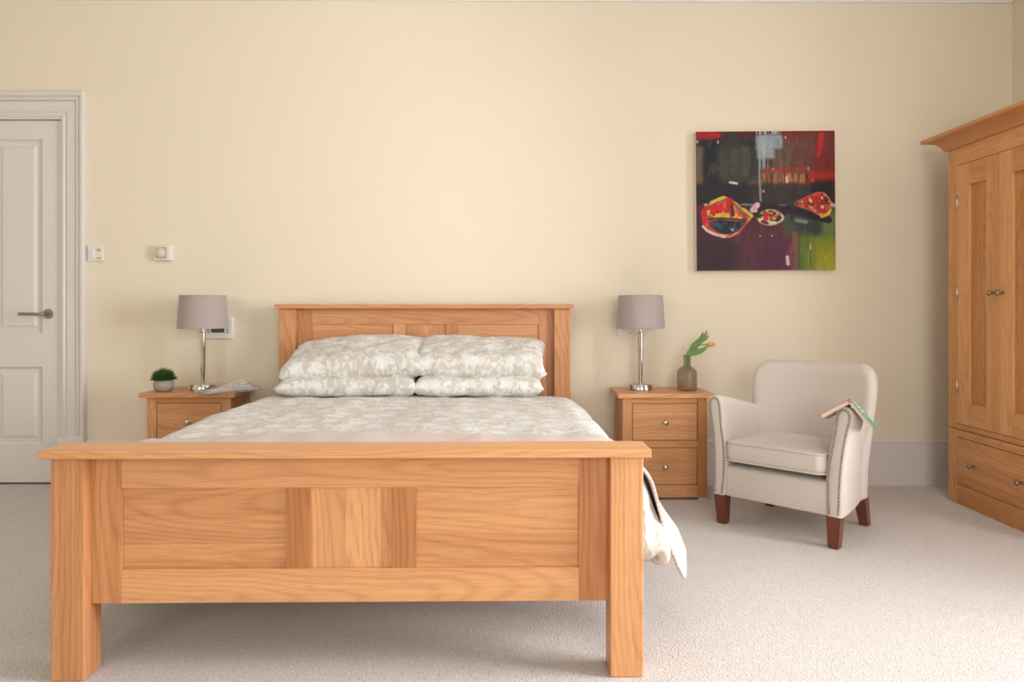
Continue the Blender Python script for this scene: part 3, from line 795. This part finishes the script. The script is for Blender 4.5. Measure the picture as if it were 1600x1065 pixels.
# heating programmer behind the left lamp
s = thing('heating_programmer', 'white wall control panel with dark screen behind the left lamp', 'control panel', (wx(343), YB, wz(512)))
bm = loft_bm([[(x, -y, z) for x, z in rrect(0.079-i, 0.061-i, 0.005, 4)] for y, i in ((0, 0), (0.018, 0), (0.022, 0.003))])
link('case', mesh(bm, auto=40), M['plastic'], s, smooth=True)
box('screen', -0.038, 0.036, -0.0235, -0.021, -0.026, 0.026, M['screen'], s, 0.001)
for x in (-0.054, 0.053):
    for k in range(4):
        box('button', x-0.008, x+0.008, -0.0245, -0.021, -0.024+k*0.0135-0.003, -0.024+k*0.0135+0.003, M['grey'], s, 0.001)
# socket behind the right lamp
s = thing('wall_socket', 'white socket plate with amber mark behind the right lamp', 'socket', (wx(977), YB, wz(512)))
box('plate', -0.044, 0.044, -0.011, 0, -0.043, 0.043, M['plastic'], s, 0.003, 2)
box('rocker', -0.030, -0.008, -0.015, -0.010, -0.020, 0.028, M['plastic'], s, 0.002)
box('indicator', 0.012, 0.036, -0.0135, -0.010, -0.032, -0.024, M['amber'], s, 0.001)

# ---------------------------------------------------------------- wardrobe
wd = thing('wardrobe', 'oak two-door wardrobe with cornice and base drawer against the right wall', 'wardrobe', (2.283, 3.447, 0), -PI/2)
W2 = 0.397; WD = 0.528
def wb(name, x0, x1, y0, y1, z0, z1, ax, tone=None, bev=0.002, par=None):
    o = board(name, x0, x1, y0, y1, z0, z1, ax, None, tone, bev, OAKW)
    o.parent = par or wd
    if par is not None: o.location = rel(par, *o.location)
    return o
for s in (-1, 1):
    wb('side_panel', min(s*W2, s*(W2-0.02)), max(s*W2, s*(W2-0.02)), 0.022, WD, 0.382, 1.84, 'z', 0.5)
    wb('corner_stile', min(s*W2, s*0.320), max(s*W2, s*0.320), 0, 0.024, 0.382, 1.84, 'z', 0.50 if s < 0 else 0.45)
    wb('base_side', min(s*W2, s*(W2-0.02)), max(s*W2, s*(W2-0.02)), 0.022, WD, 0, 0.378, 'z', 0.5)
    wb('base_stile', min(s*W2, s*0.322), max(s*W2, s*0.322), 0, 0.024, 0, 0.378, 'z', 0.55)
wb('back_panel', -W2+0.02, W2-0.02, WD-0.012, WD, 0.02, 1.84, 'z', 0.5, 0)
wb('top_rail', -0.320, 0.320, 0, 0.024, 1.724, 1.84, 'x', 0.58)
wb('bottom_rail', -0.320, 0.320, 0, 0.024, 0.382, 0.408, 'x', 0.44)
wb('top_panel', -W2+0.02, W2-0.02, 0.024, WD-0.012, 1.80, 1.82, 'x', 0.5)
wb('base_top', -W2+0.02, W2-0.02, 0.024, WD-0.012, 0.36, 0.378, 'x', 0.5, 0)
wb('base_rail', -0.322, 0.322, 0, 0.024, 0.340, 0.378, 'x', 0.56)
wb('plinth', -0.322, 0.322, 0, 0.024, 0.0, 0.100, 'x', 0.40)
dr = wb('drawer', -0.319, 0.319, 0.0015, 0.48, 0.103, 0.337, 'x', 0.46)
for z0, z1, t in ((0.103, 0.155, 0.40), (0.155, 0.245, 0.50), (0.245, 0.337, 0.53)):
    wb('stave', -0.319, 0.319, 0.0, 0.003, z0, z1, 'x', t, 0.0006, dr)
for x in (-0.180, 0.160):
    link('knob', KNOBW, M['lever'], dr, rel(dr, x, 0.0, 0.219), smooth=True)
for x0, x1, hs in ((-0.318, -0.0015, -1), (0.0015, 0.318, 1)):
    sw = 0.093
    pn = wb('door', x0+sw-0.006, x1-sw+0.006, 0.012, 0.020, 0.412, 1.722, 'z', 0.37)
    wb('door_stile', x0, x0+sw, 0.0005, 0.023, 0.410, 1.722, 'z', 0.62, 0.0015, pn)
    wb('door_stile', x1-sw, x1, 0.0005, 0.023, 0.410, 1.722, 'z', 0.52 if hs < 0 else 0.6, 0.0015, pn)
    wb('door_rail', x0+sw, x1-sw, 0.0005, 0.023, 0.410, 0.520, 'x', 0.55, 0.0015, pn)
    wb('door_rail', x0+sw, x1-sw, 0.0005, 0.023, 1.612, 1.722, 'x', 0.45, 0.0015, pn)
    link('knob', KNOBW, M['lever'], pn, rel(pn, (x1-0.028) if hs < 0 else (x0+0.028), 0.0005, 1.068), smooth=True)
    xh = x0 if hs < 0 else x1
    for z in (0.60, 1.075, 1.535):
        link('hinge', mesh(lathe_bm([(0, -0.033), (0.005, -0.033), (0.005, 0.033), (0, 0.033)], 12)), M['nickel'], pn, rel(pn, xh, -0.002, z), smooth=True)
# cornice mitred round three sides
prof = [(0.0, 1.812), (0.012, 1.812), (0.018, 1.818), (0.026, 1.836), (0.042, 1.852), (0.066, 1.862), (0.090, 1.866), (0.094, 1.870), (0.094, 1.884), (0.0, 1.884)]
def cornice_run(pts):
    return loft_bm([[(x+ox*o, y+oy*o, z) for o, z in prof] for x, y, ox, oy in pts])
for nm, ax, pts in (('cornice_front', 'x', ((-W2, 0, -1, -1), (W2, 0, 1, -1))), ('cornice_side', 'y', ((-W2, WD, -1, 0), (-W2, 0, -1, -1))), ('cornice_side', 'y', ((W2, 0, 1, -1), (W2, WD, 1, 0)))):
    link(nm, mesh(cornice_run(pts), auto=35), OAKW[ax], wd, tone=0.42)
wb('top_board', -W2, W2, 0.0, WD, 1.866, 1.884, 'x', 0.5, 0)

# ---------------------------------------------------------------- armchair
CH = (1.166, 3.245, 0.0); CROT = R(-45)
ch = thing('armchair', 'oatmeal linen armchair with studded arms and dark wooden legs', 'armchair', CH, CROT)
# base
bm = loft_bm([[(x, y+0.205, z) for x, y in rrect(0.250-i, 0.222-i, 0.035, 5)] for i, z in ((0.012, 0.132), (0.002, 0.136), (0, 0.146), (0, 0.260), (0.004, 0.268), (0.014, 0.273))])
link('seat_base', mesh(bm, auto=50), M['linen'], ch, smooth=True)
# arms
ARM = spline([(0.232, 0, 0.135), (0.226, 0, 0.20), (0.224, 0, 0.28), (0.231, 0, 0.37), (0.246, 0, 0.46), (0.254, 0, 0.525), (0.262, 0, 0.566), (0.282, 0, 0.588),
              (0.308, 0, 0.588), (0.328, 0, 0.568), (0.331, 0, 0.535), (0.322, 0, 0.490), (0.309, 0, 0.42), (0.301, 0, 0.34), (0.297, 0, 0.26), (0.296, 0, 0.19), (0.294, 0, 0.135)], 4)
acx = sum(p.x for p in ARM)/len(ARM)
def arm_section(y, inset, k, zmin):
    out = []; n = len(ARM)
    for i, p in enumerate(ARM):
        a, b = ARM[max(i-1, 0)], ARM[min(i+1, n-1)]
        t = (b-a).normalized(); nx, nz = t.z, -t.x          # points inward
        x, z = p.x+nx*inset, p.z+nz*inset
        if z > 0.36: z = 0.36+(z-0.36)*k
        z = max(z, zmin) if zmin > 0.135 else max(z, 0.135)
        out.append((x-0.17*max(0, y)*max(0.0, min(1.0, (p.x-0.24)/0.06)), y+0.035*(p.z/0.59), z))
    return out
def arm(side):
    st = [(-0.034, 0.012, 1.0, 0), (-0.030, 0.004, 1.0, 0), (-0.022, 0.0, 1.0, 0)]
    for q in range(1, 9):
        t = q/8; st.append((-0.022+0.44*t, 0.0-0.004*math.sin(PI*t), 1.0-0.46*t**1.1, 0.135+0.035*max(0, t-0.6)/0.4))
    loops = [[(side*x, y, z) for x, y, z in arm_section(*q)] for q in st]
    bm = loft_bm(loops)
    return link('arm', mesh(bm, auto=60), M['linen'], ch, smooth=True)
arms = {s: arm(s) for s in (-1, 1)}
# studs along the edge of each front arm panel
stud = mesh(lathe_bm([(0.0060, 0), (0.0055, 0.0020), (0.0034, 0.0042), (0, 0.0050)], 10, M4=Matrix.Rotation(PI/2, 4, 'X')), 'stud')
edge = [Vector(p) for p in arm_section(-0.034, 0.0135, 1.0, 0)]
acc, pts = 0.0, [edge[0]]; stepd = 0.0132
for a, b in zip(edge, edge[1:]):
    seg = (b-a).length; t = stepd-acc
    while t <= seg:
        pts.append(a.lerp(b, t/seg)); t += stepd
    acc = (acc+seg) % stepd if t-stepd <= seg else acc+seg
    acc = seg-(t-stepd)
for s in (-1, 1):
    for p in pts:
        if p.z < 0.142: continue
        link('stud', stud, M['stud'], arms[s], (s*p.x, p.y, p.z), (R(-4), 0, 0), smooth=True)
# back
def back_loops():
    out = []; H, Rt, Rw = 0.738, 0.050, 0.092
    zs = [0.15, 0.22, 0.30, 0.38, 0.46, 0.54, 0.60, 0.625, 0.645, 0.663, 0.682, 0.698, 0.711, 0.722, 0.730, 0.735, 0.738]
    for z in zs:
        w_ = 0.262+0.030*min(1, max(0, (z-0.2)/0.4))
        dw_ = Rw-math.sqrt(max(0, Rw*Rw-max(0, z-(H-Rw))**2))
        th = 0.050-(Rt-math.sqrt(max(0, Rt*Rt-max(0, z-(H-Rt))**2)))*0.9
        hw = w_-dw_*0.80
        yc = 0.405+0.17*max(0, z-0.28)
        lp = []
        for x, y in rrect(hw, max(th, 0.005), max(0.0045, min(0.045, th*0.95)), 6):
            lp.append((x, y, z))
        # extra points along the long sides so the back can curve
        full = []
        for i, p in enumerate(lp):
            q = lp[(i+1) % len(lp)]
            full.append(p)
            if abs(p[0]-q[0]) > 0.1:
                for k in range(1, 16): full.append(tuple(p[c]+(q[c]-p[c])*k/16 for c in range(3)))
        out.append([(x, yc+y-0.085*(x/0.30)**2, zz) for x, y, zz in full])
    return out
link('backrest', mesh(loft_bm(back_loops()), auto=60), M['linen'], ch, smooth=True)
# cushion
cu_l = []
for i, z in ((0.030, 0.299), (0.012, 0.302), (0.003, 0.309), (0, 0.322), (0, 0.372), (0.003, 0.383), (0.010, 0.389)):
    cu_l.append([(x, y+0.168, z-0.004*(1-(x/0.23)**2)*(z < 0.32)) for x, y in rrect(0.226-i, 0.206-i, 0.040, 6)])
for k in range(1, 8):
    f = 1-k/8
    cu_l.append([(x*f, y*f+0.168, 0.389+0.026*(1-f*f)) for x, y in rrect(0.216, 0.196, 0.040, 6)])
cu = link('seat_cushion', mesh(loft_bm(cu_l), auto=70), M['linen'], ch, smooth=True)
for z in (0.385, 0.304):
    lp = [(x, y+0.168, z) for x, y in rrect(0.225, 0.205, 0.040, 6)]
    link('piping', mesh(tube_bm(lp+[lp[0]], 0.0042, 6)), M['linen'], cu, smooth=True)
# legs
def leg(x, y, dx, dy, w0, w1, h):
    bm = loft_bm([[(x+sx*ww+ox, y+sy*ww+oy, z) for sx, sy in ((-1, -1), (1, -1), (1, 1), (-1, 1))] for ww, ox, oy, z in
                  ((w1, dx, dy, 0), (w0, 0, 0, h))])
    bmesh.ops.bevel(bm, geom=bm.edges[:], offset=0.003, segments=2, affect='EDGES')
    return link('leg', mesh(bm), M['mahog'], ch)
leg(-0.258, 0.006, 0.004, 0.0, 0.029, 0.021, 0.138); leg(0.258, 0.006, -0.004, 0.0, 0.029, 0.021, 0.138)
leg(-0.225, 0.395, -0.012, 0.055, 0.027, 0.020, 0.160); leg(0.220, 0.385, 0.005, 0.050, 0.027, 0.020, 0.160)

# ---------------------------------------------------------------- open book tented on the right arm
BX, BY, BZ = 0.300, 0.075, 0.612
rz = Matrix.Rotation(CROT, 4, 'Z'); bl = Vector(CH)+rz @ Vector((BX, BY, BZ))
bk = thing('book', 'open paperback with teal cover tented over the arm of the armchair', 'book', bl, CROT+R(14))
bk.rotation_euler = (R(-9), 0, CROT+R(14))
def book_half(side, ang, ln, nm, mat):
    c, sn = math.cos(ang), math.sin(ang)
    dirv = Vector((side*c, 0, -sn)); up = Vector((side*sn, 0, c))
    hl = 0.086
    def slab(d0, d1, t0, t1, l0, l1):
        bm = bmesh.new(); vs = []
        for d in (d0, d1):
            for t in (t0, t1):
                for l in (l0, l1): vs.append(bm.verts.new(dirv*d+up*t+Vector((0, l, 0))))
        for f in ((0, 1, 3, 2), (4, 6, 7, 5), (0, 4, 5, 1), (2, 3, 7, 6), (0, 2, 6, 4), (1, 5, 7, 3)): bm.faces.new([vs[i] for i in f])
        return mesh(bm)
    cv = link(nm, slab(0.0, ln, 0.0, 0.0022, -hl, hl), mat, bk)
    link('page_block', slab(0.004, ln-0.006, -0.014, -0.0002, -hl+0.004, hl-0.004), M['page'], bk)
    return cv, slab
cv, slab = book_half(1, R(50), 0.146, 'cover', M['cover'])
rg = random.Random(11)
for k, (d0, d1, l0, l1) in enumerate(((0.012, 0.024, -0.050, 0.045), (0.030, 0.044, -0.056, 0.050), (0.050, 0.064, -0.040, 0.056), (0.072, 0.078, -0.05, 0.00), (0.084, 0.088, -0.055, 0.05))):
    l = l0
    while l < l1-0.006:
        wl = rg.uniform(0.006, 0.012)
        link('print', slab(d0+rg.uniform(0, 0.002), d1-rg.uniform(0, 0.003), 0.0022, 0.0025, l, min(l1, l+wl)), M['ink'], cv)
        l += wl+rg.uniform(0.003, 0.006)
cv2, _ = book_half(-1, R(33), 0.138, 'cover', M['cover_in'])
link('spine', mesh(tube_bm([(0, -0.086, -0.004), (0, 0.086, -0.004)], 0.0065, 10)), M['cover_in'], bk, smooth=True)

# ---------------------------------------------------------------- painting
N = 300
gx, gy = np.meshgrid((np.arange(N)+0.5)/N, (np.arange(N)+0.5)/N)      # u right, v down
rs = np.random.RandomState(5)
def nz2(sx, sy, oct_=3):
    out = np.zeros((N, N)); amp = 1.0; tot = 0
    for o in range(oct_):
        a, b = int(sx*2**o)+2, int(sy*2**o)+2
        g0 = rs.rand(b+1, a+1)
        x = gx*(a-1); y = gy*(b-1); xi = x.astype(int); yi = y.astype(int); fx = x-xi; fy = y-yi
        fx = fx*fx*(3-2*fx); fy = fy*fy*(3-2*fy)
        v = (g0[yi, xi]*(1-fx)+g0[yi, xi+1]*fx)*(1-fy)+(g0[yi+1, xi]*(1-fx)+g0[yi+1, xi+1]*fx)*fy
        out += v*amp; tot += amp; amp *= 0.55
    return out/tot
img = np.zeros((N, N, 3)); img[:] = (52, 44, 44)
wa, wb_ = nz2(7, 7)-0.5, nz2(9, 9)-0.5
brush = nz2(40, 12, 3); streak = nz2(90, 3, 3); hstreak = nz2(4, 70, 2)
def lay(mask, col, alpha=1.0):
    global img
    m = np.clip(mask, 0, 1)[..., None]*alpha; img = img*(1-m)+np.array(col, float)*m
def ss(x, a, b): t = np.clip((x-a)/(b-a), 0, 1); return t*t*(3-2*t)
def rect(u0, v0, u1, v1, soft=0.015, wob=0.03):
    x, y = gx+wa*wob, gy+wb_*wob
    return ss(x, u0-soft, u0+soft)*(1-ss(x, u1-soft, u1+soft))*ss(y, v0-soft, v0+soft)*(1-ss(y, v1-soft, v1+soft))
def poly(pts, soft=0.006, wob=0.008, smooth=True):
    P = [tuple(p) for p in pts]
    if smooth:
        Q = []; n = len(P)
        for i in range(n):
            a, b, c, d = (np.array(P[(i+k) % n], float) for k in (-1, 0, 1, 2))
            for k in range(8):
                t = k/8; Q.append(tuple(0.5*((2*b)+(c-a)*t+(2*a-5*b+4*c-d)*t*t+(3*b-a-3*c+d)*t**3)))
        P = Q
    x, y = gx+wa*wob, gy+wb_*wob; ins = np.zeros((N, N), bool); dist = np.full((N, N), 9.0)
    for (x0, y0), (x1, y1) in zip(P, P[1:]+P[:1]):
        c = ((y0 > y) != (y1 > y)) & (x < (x1-x0)*(y-y0)/((y1-y0) or 1e-9)+x0); ins ^= c
        L2 = (x1-x0)**2+(y1-y0)**2+1e-12; t = np.clip(((x-x0)*(x1-x0)+(y-y0)*(y1-y0))/L2, 0, 1)
        dist = np.minimum(dist, np.hypot(x-x0-t*(x1-x0), y-y0-t*(y1-y0)))
    sd = np.where(ins, dist, -dist)
    return ss(sd, -soft, soft), sd
def stroke(pts, wd_, soft=0.004, wob=0.006):
    x, y = gx+wa*wob, gy+wb_*wob; dist = np.full((N, N), 9.0)
    P = spline([(a, b, 0) for a, b in pts], 6) if len(pts) > 2 else [Vector((a, b, 0)) for a, b in pts]
    for a, b in zip(P, P[1:]):
        L2 = (b.x-a.x)**2+(b.y-a.y)**2+1e-12; t = np.clip(((x-a.x)*(b.x-a.x)+(y-a.y)*(b.y-a.y))/L2, 0, 1)
        dist = np.minimum(dist, np.hypot(x-a.x-t*(b.x-a.x), y-a.y-t*(b.y-a.y)))
    return 1-ss(dist, wd_-soft, wd_+soft)
# grounds
lay(rect(-1, -1, 2, 0.46), (58, 50, 48)); lay(rect(0.05, 0.05, 0.42, 0.50), (44, 45, 45)); lay(rect(0.12, 0.10, 0.40, 0.38, 0.07), (66, 67, 56))
lay(rect(0.04, 0.06, 0.16, 0.46, 0.03), (28, 30, 38), 0.8)
lay(rect(-1, 0.10, 0.05, 0.47, 0.02), (116, 92, 72)); lay(rect(-1, 0.44, 0.09, 0.64, 0.02), (112, 30, 30))
lay(rect(-1, -1, 0.17, 0.055, 0.02), (165, 30, 34)); lay(rect(0.17, -1, 0.46, 0.04, 0.02), (88, 34, 36))
lay(rect(0.24, -1, 0.29, 0.10, 0.02), (52, 52, 52))
lay(rect(0.60, -1, 2, 0.42, 0.03), (118, 46, 40)); lay(rect(0.64, 0.05, 0.86, 0.28, 0.05), (112, 66, 56)); lay(rect(0.55, 0.08, 0.68, 0.27, 0.05), (104, 90, 72))
lay(rect(0.82, 0.12, 2, 0.36, 0.05), (120, 38, 33)); lay(rect(0.60, -1, 2, 0.02, 0.01), (128, 32, 32)); lay(rect(0.62, 0.02, 2, 0.30, 0.05)*ss(nz2(12, 30, 3), 0.5, 0.62), (96, 58, 48), 0.7); lay(rect(0.05, 0.05, 0.43, 0.36, 0.05)*ss(nz2(18, 10, 3), 0.5, 0.62), (84, 82, 70), 0.5)
lay(rect(0.47, 0.26, 0.82, 0.31, 0.02), (150, 62, 50)); lay(rect(0.44, 0.30, 0.80, 0.375, 0.012), (124, 76, 48))
lay(rect(0.46, 0.31, 0.80, 0.37, 0.01)*ss(streak, 0.5, 0.62), (190, 130, 66)); lay(rect(0.46, 0.31, 0.80, 0.40, 0.01)*(1-ss(streak, 0.36, 0.44)), (72, 40, 34))
lay(rect(0.38, 0.36, 0.48, 0.40, 0.02), (130, 92, 62))
lay(rect(0.80, 0.30, 2, 0.365, 0.015), (160, 36, 32)); lay(rect(-1, 0.38, 0.45, 0.52, 0.03), (38, 36, 40)); lay(rect(0.40, 0.38, 0.84, 0.53, 0.03), (54, 46, 44)); lay(rect(0.82, 0.36, 0.99, 0.52, 0.03), (32, 26, 28))
# purple and green lower half
lay(rect(-1, 0.56, 0.80, 2, 0.03), (74, 40, 48)); lay(rect(0.2, 0.66, 0.72, 2, 0.09), (88, 44, 54)); lay(rect(0.45, 0.82, 0.66, 2, 0.08), (84, 36, 62)); lay(rect(0.0, 0.80, 0.30, 2, 0.06), (58, 36, 46))
lay(rect(0.62, 0.56, 2, 0.75, 0.04), (72, 78, 60)); lay(rect(0.73, 0.70, 2, 2, 0.012), (84, 104, 38))
lay(rect(0.80, 0.78, 2, 2, 0.09), (136, 144, 34)); lay(rect(0.90, 0.84, 2, 2, 0.09), (164, 160, 36)); lay(rect(0.86, 0.58, 2, 0.74, 0.06), (100, 122, 74))
lay(rect(0.70, 0.60, 0.90, 0.74, 0.04), (52, 62, 56)); lay(rect(0.68, 0.72, 0.735, 2, 0.012), (122, 84, 66)); lay(rect(0.66, 0.80, 0.70, 0.98, 0.015), (140, 52, 80), 0.6)
# pale blue drip
lay(rect(0.435, -1, 0.62, 0.03, 0.012)*ss(streak, 0.42, 0.55), (170, 178, 178)); lay(rect(0.435, 0.03, 0.62, 0.13, 0.012), (150, 162, 164)); lay(rect(0.44, 0.10, 0.565, 0.20, 0.015), (158, 170, 170))
lay(rect(0.44, 0.18, 0.52, 0.27, 0.015)*ss(streak, 0.4, 0.55), (140, 152, 152)); lay(stroke([(0.46, 0.2), (0.455, 0.30), (0.463, 0.50)], 0.007), (140, 156, 160), 0.9)
lay(stroke([(0.575, 0.30), (0.577, 0.38)], 0.006), (140, 150, 150), 0.8)
for k in range(34):
    u = rs.uniform(0.44, 0.86); v0 = rs.uniform(0.02, 0.3); lay(stroke([(u, v0), (u+rs.uniform(-.004, .004), v0+rs.uniform(0.06, 0.25))], 0.0016, 0.002, 0), rs.choice([60, 170])*np.array([1, .85, .75]), 0.35)
lay(stroke([(0.905, 0.03), (0.895, 0.10), (0.882, 0.175)], 0.017), (196, 28, 30))
lay(stroke([(0.10, 0.02), (0.17, 0.03)], 0.012), (190, 30, 36))
# horizontal pale line
lay(stroke([(0.33, 0.525), (0.50, 0.532), (0.66, 0.535)], 0.008)*ss(hstreak, 0.3, 0.5), (128, 140, 140), 0.8); lay(stroke([(0.60, 0.54), (0.67, 0.545)], 0.014), (126, 138, 136), 0.8)
# dark ribbons
lay(stroke([(0.40, 0.60), (0.45, 0.555), (0.52, 0.54), (0.60, 0.56), (0.68, 0.57), (0.80, 0.60), (0.95, 0.64)], 0.026), (42, 26, 28)); lay(stroke([(0.66, 0.55), (0.75, 0.58), (0.92, 0.63)], 0.020), (40, 24, 26))
lay(stroke([(0.70, 0.62), (0.78, 0.66), (0.86, 0.72)], 0.030, 0.02), (46, 52, 54), 0.9); lay(stroke([(0.72, 0.64), (0.79, 0.655)], 0.014, 0.012), (150, 152, 126), 0.8)
# the left lens
m, sd = poly([(0.05, 0.57), (0.10, 0.515), (0.20, 0.468), (0.28, 0.50), (0.35, 0.565), (0.405, 0.605), (0.36, 0.66), (0.30, 0.73), (0.22, 0.765), (0.13, 0.735), (0.06, 0.68)])
lay(m, (196, 44, 34)); lay(m*(1-ss(sd, 0.010, 0.015))*ss(nz2(9, 9, 2), 0.42, 0.5), (206, 168, 60)); lay(m*(1-ss(sd, 0.008, 0.013))*(gy > 0.63), (226, 150, 118)); lay(m*(1-ss(sd, 0.018, 0.024))*(gx < 0.09), (196, 46, 44))
mi = m*ss(sd, 0.010, 0.016)
lay(mi*ss(brush, 0.52, 0.62), (226, 92, 50)); lay(mi*ss(nz2(22, 22, 2), 0.60, 0.66), (224, 176, 70)); lay(mi*ss(nz2(26, 20, 2), 0.62, 0.68), (120, 108, 96)); lay(mi*ss(nz2(30, 18, 2), 0.64, 0.68), (120, 26, 30)); lay(mi*ss(nz2(16, 16, 2), 0.63, 0.68), (210, 24, 34))
m2, s2 = poly([(0.10, 0.655), (0.18, 0.635), (0.28, 0.645), (0.36, 0.65), (0.30, 0.715), (0.21, 0.74), (0.14, 0.71)]); lay(m2, (34, 40, 54)); lay(m2*ss(nz2(14, 20, 2), 0.58, 0.66), (58, 74, 92)); lay(stroke([(0.245, 0.70), (0.262, 0.715), (0.262, 0.70)], 0.004), (170, 180, 190))
lay(stroke([(0.09, 0.63), (0.2, 0.625), (0.35, 0.64)], 0.008), (96, 40, 34)); lay(stroke([(0.055, 0.58), (0.065, 0.64)], 0.022), (200, 36, 40)); lay(stroke([(0.05, 0.68), (0.10, 0.725), (0.20, 0.758)], 0.009), (226, 196, 196)); lay(stroke([(0.30, 0.735), (0.35, 0.67), (0.375, 0.645)], 0.006), (214, 78, 48))
lay(stroke([(0.11, 0.51), (0.20, 0.475)], 0.012), (222, 184, 70)); lay(stroke([(0.34, 0.56), (0.40, 0.61)], 0.011), (220, 178, 62))
# the small middle lens
m, sd = poly([(0.435, 0.62), (0.47, 0.575), (0.53, 0.563), (0.59, 0.578), (0.63, 0.615), (0.60, 0.655), (0.53, 0.678), (0.465, 0.665)])
lay(m, (150, 150, 112)); lay(m*ss(nz2(22, 18, 2), 0.50, 0.58), (214, 158, 66)); lay(m*ss(nz2(26, 22, 2), 0.56, 0.62), (54, 44, 44)); lay(m*ss(nz2(20, 24, 2), 0.60, 0.65), (216, 96, 52)); lay(m*ss(nz2(44, 40, 2), 0.56, 0.6), (226, 206, 150)); lay(m*ss(nz2(40, 44, 2), 0.58, 0.62), (70, 60, 54)); lay(m*(1-ss(sd, 0.004, 0.008)), (206, 176, 120))
lay(stroke([(0.50, 0.60), (0.498, 0.635)], 0.016), (200, 30, 34)); lay(stroke([(0.44, 0.62), (0.46, 0.575), (0.56, 0.548), (0.64, 0.60)], 0.007), (42, 24, 26))
lay(stroke([(0.405, 0.565), (0.44, 0.53)], 0.020), (226, 176, 178)); lay(stroke([(0.40, 0.575), (0.43, 0.575)], 0.010), (226, 186, 186))
# the right lens
m, sd = poly([(0.71, 0.525), (0.78, 0.48), (0.86, 0.445), (0.925, 0.45), (0.965, 0.50), (0.985, 0.54), (0.945, 0.60), (0.90, 0.61), (0.82, 0.575)])
lay(m, (178, 34, 34)); lay(m*ss(nz2(20, 20, 2), 0.56, 0.62), (208, 90, 56)); lay(m*ss(nz2(26, 22, 2), 0.70, 0.74), (196, 158, 96)); lay(m*ss(nz2(22, 26, 2), 0.60, 0.65), (66, 38, 36)); lay(m*(1-ss(sd, 0.003, 0.007)), (186, 110, 90)); lay(m*ss(nz2(34, 34, 2), 0.58, 0.64), (214, 60, 48)); lay(m*ss(nz2(40, 30, 2), 0.72, 0.76), (226, 190, 120))
lay(stroke([(0.90, 0.615), (0.94, 0.60), (0.965, 0.57)], 0.011), (226, 178, 64)); lay(stroke([(0.97, 0.53), (1.0, 0.54)], 0.012), (214, 176, 160)); lay(stroke([(0.75, 0.52), (0.85, 0.52), (0.96, 0.525)], 0.006), (120, 52, 40), 0.8)
# dabs
for u, v, du, dv, wd_, c in ((0.245, 0.368, 0.05, 0.008, 0.009, (206, 204, 206)), (0.652, 0.335, 0.002, 0.03, 0.010, (224, 190, 188)), (0.653, 0.905, 0.004, 0.05, 0.012, (226, 200, 206)),
                            (0.835, 0.345, 0.001, 0.018, 0.007, (226, 80, 40)), (0.806, 0.265, 0, 0.015, 0.004, (220, 200, 190)), (0.645, 0.04, 0, 0.014, 0.004, (216, 200, 190)), (0.162, 0.07, 0, 0.014, 0.005, (220, 200, 196)),
                            (0.012, 0.065, 0, 0.014, 0.005, (214, 190, 180)), (0.47, 0.42, 0.004, 0.02, 0.006, (206, 60, 44)), (0.486, 0.425, 0, 0.012, 0.004, (206, 196, 190)), (0.705, 0.725, 0, 0.01, 0.008, (176, 54, 48)),
                            (0.818, 0.82, 0, 0.03, 0.004, (216, 196, 170)), (0.46, 0.755, 0, 0, 0.006, (214, 200, 200)), (0.545, 0.752, 0, 0, 0.006, (214, 190, 190)), (0.61, 0.64, 0.01, -0.01, 0.008, (220, 196, 180)), (0.065, 0.525, 0.01, 0, 0.010, (190, 176, 150)), (0.805, 0.35, 0, 0.03, 0.008, (150, 26, 28)), (0.553, 0.27, 0, 0.01, 0.004, (206, 180, 170))):
    lay(stroke([(u, v), (u+du, v+dv)], wd_, 0.003), c)
for u, v0, v1 in ((0.735, 0.72, 1.0), (0.80, 0.66, 0.86), (0.818, 0.86, 0.97), (0.695, 0.86, 0.99), (0.555, 0.75, 0.9)):
    lay(stroke([(u, v0), (u, v1)], 0.0022, 0.002, 0.001), (40, 40, 34), 0.8)
img *= 0.90*(0.86+0.28*brush)[..., None]*(0.97+0.06*streak)[..., None]
img = np.clip(img, 4, 250)/255.0
lin = np.where(img <= 0.04045, img/12.92, ((img+0.055)/1.055)**2.4)
HS = 0.388
pa = thing('painting', 'square abstract canvas in dark reds, black and green on the cream wall', 'painting', (wx(1191.5), YB, wz(315.5)), 0)
pa.rotation_euler = (0, R(-0.45), 0)
cv0 = box('canvas', -HS, HS, -0.050, -0.003, -HS, HS, M['canvas'], pa, 0.003, 2)
me = bpy.data.meshes.new('painted_surface')
xs = np.linspace(-HS+0.001, HS-0.001, N); X_, Z_ = np.meshgrid(xs, xs[::-1])
rel_ = (brush-0.5)*0.0014
co = np.stack([X_, -0.0515-rel_, Z_], -1).reshape(-1, 3)
ii = np.arange(N*N).reshape(N, N)
fc = np.stack([ii[:-1, :-1], ii[1:, :-1], ii[1:, 1:], ii[:-1, 1:]], -1).reshape(-1, 4)
me.vertices.add(len(co)); me.vertices.foreach_set('co', co.ravel())
me.loops.add(fc.size); me.loops.foreach_set('vertex_index', fc.ravel().astype(np.int32))
me.polygons.add(len(fc)); me.polygons.foreach_set('loop_start', np.arange(0, fc.size, 4, dtype=np.int32))
me.update(calc_edges=True)
at = me.color_attributes.new('paint', 'FLOAT_COLOR', 'POINT')
at.data.foreach_set('color', np.concatenate([lin.reshape(-1, 3), np.ones((N*N, 1))], 1).astype(np.float32).ravel())
g = Nodes('oil_paint')
g.set(Base_Color=g.n('ShaderNodeVertexColor', layer_name='paint'), Roughness=0.5, **{'Specular_IOR_Level': 0.25})
link('painted_surface', me, g.mat, pa, smooth=True)
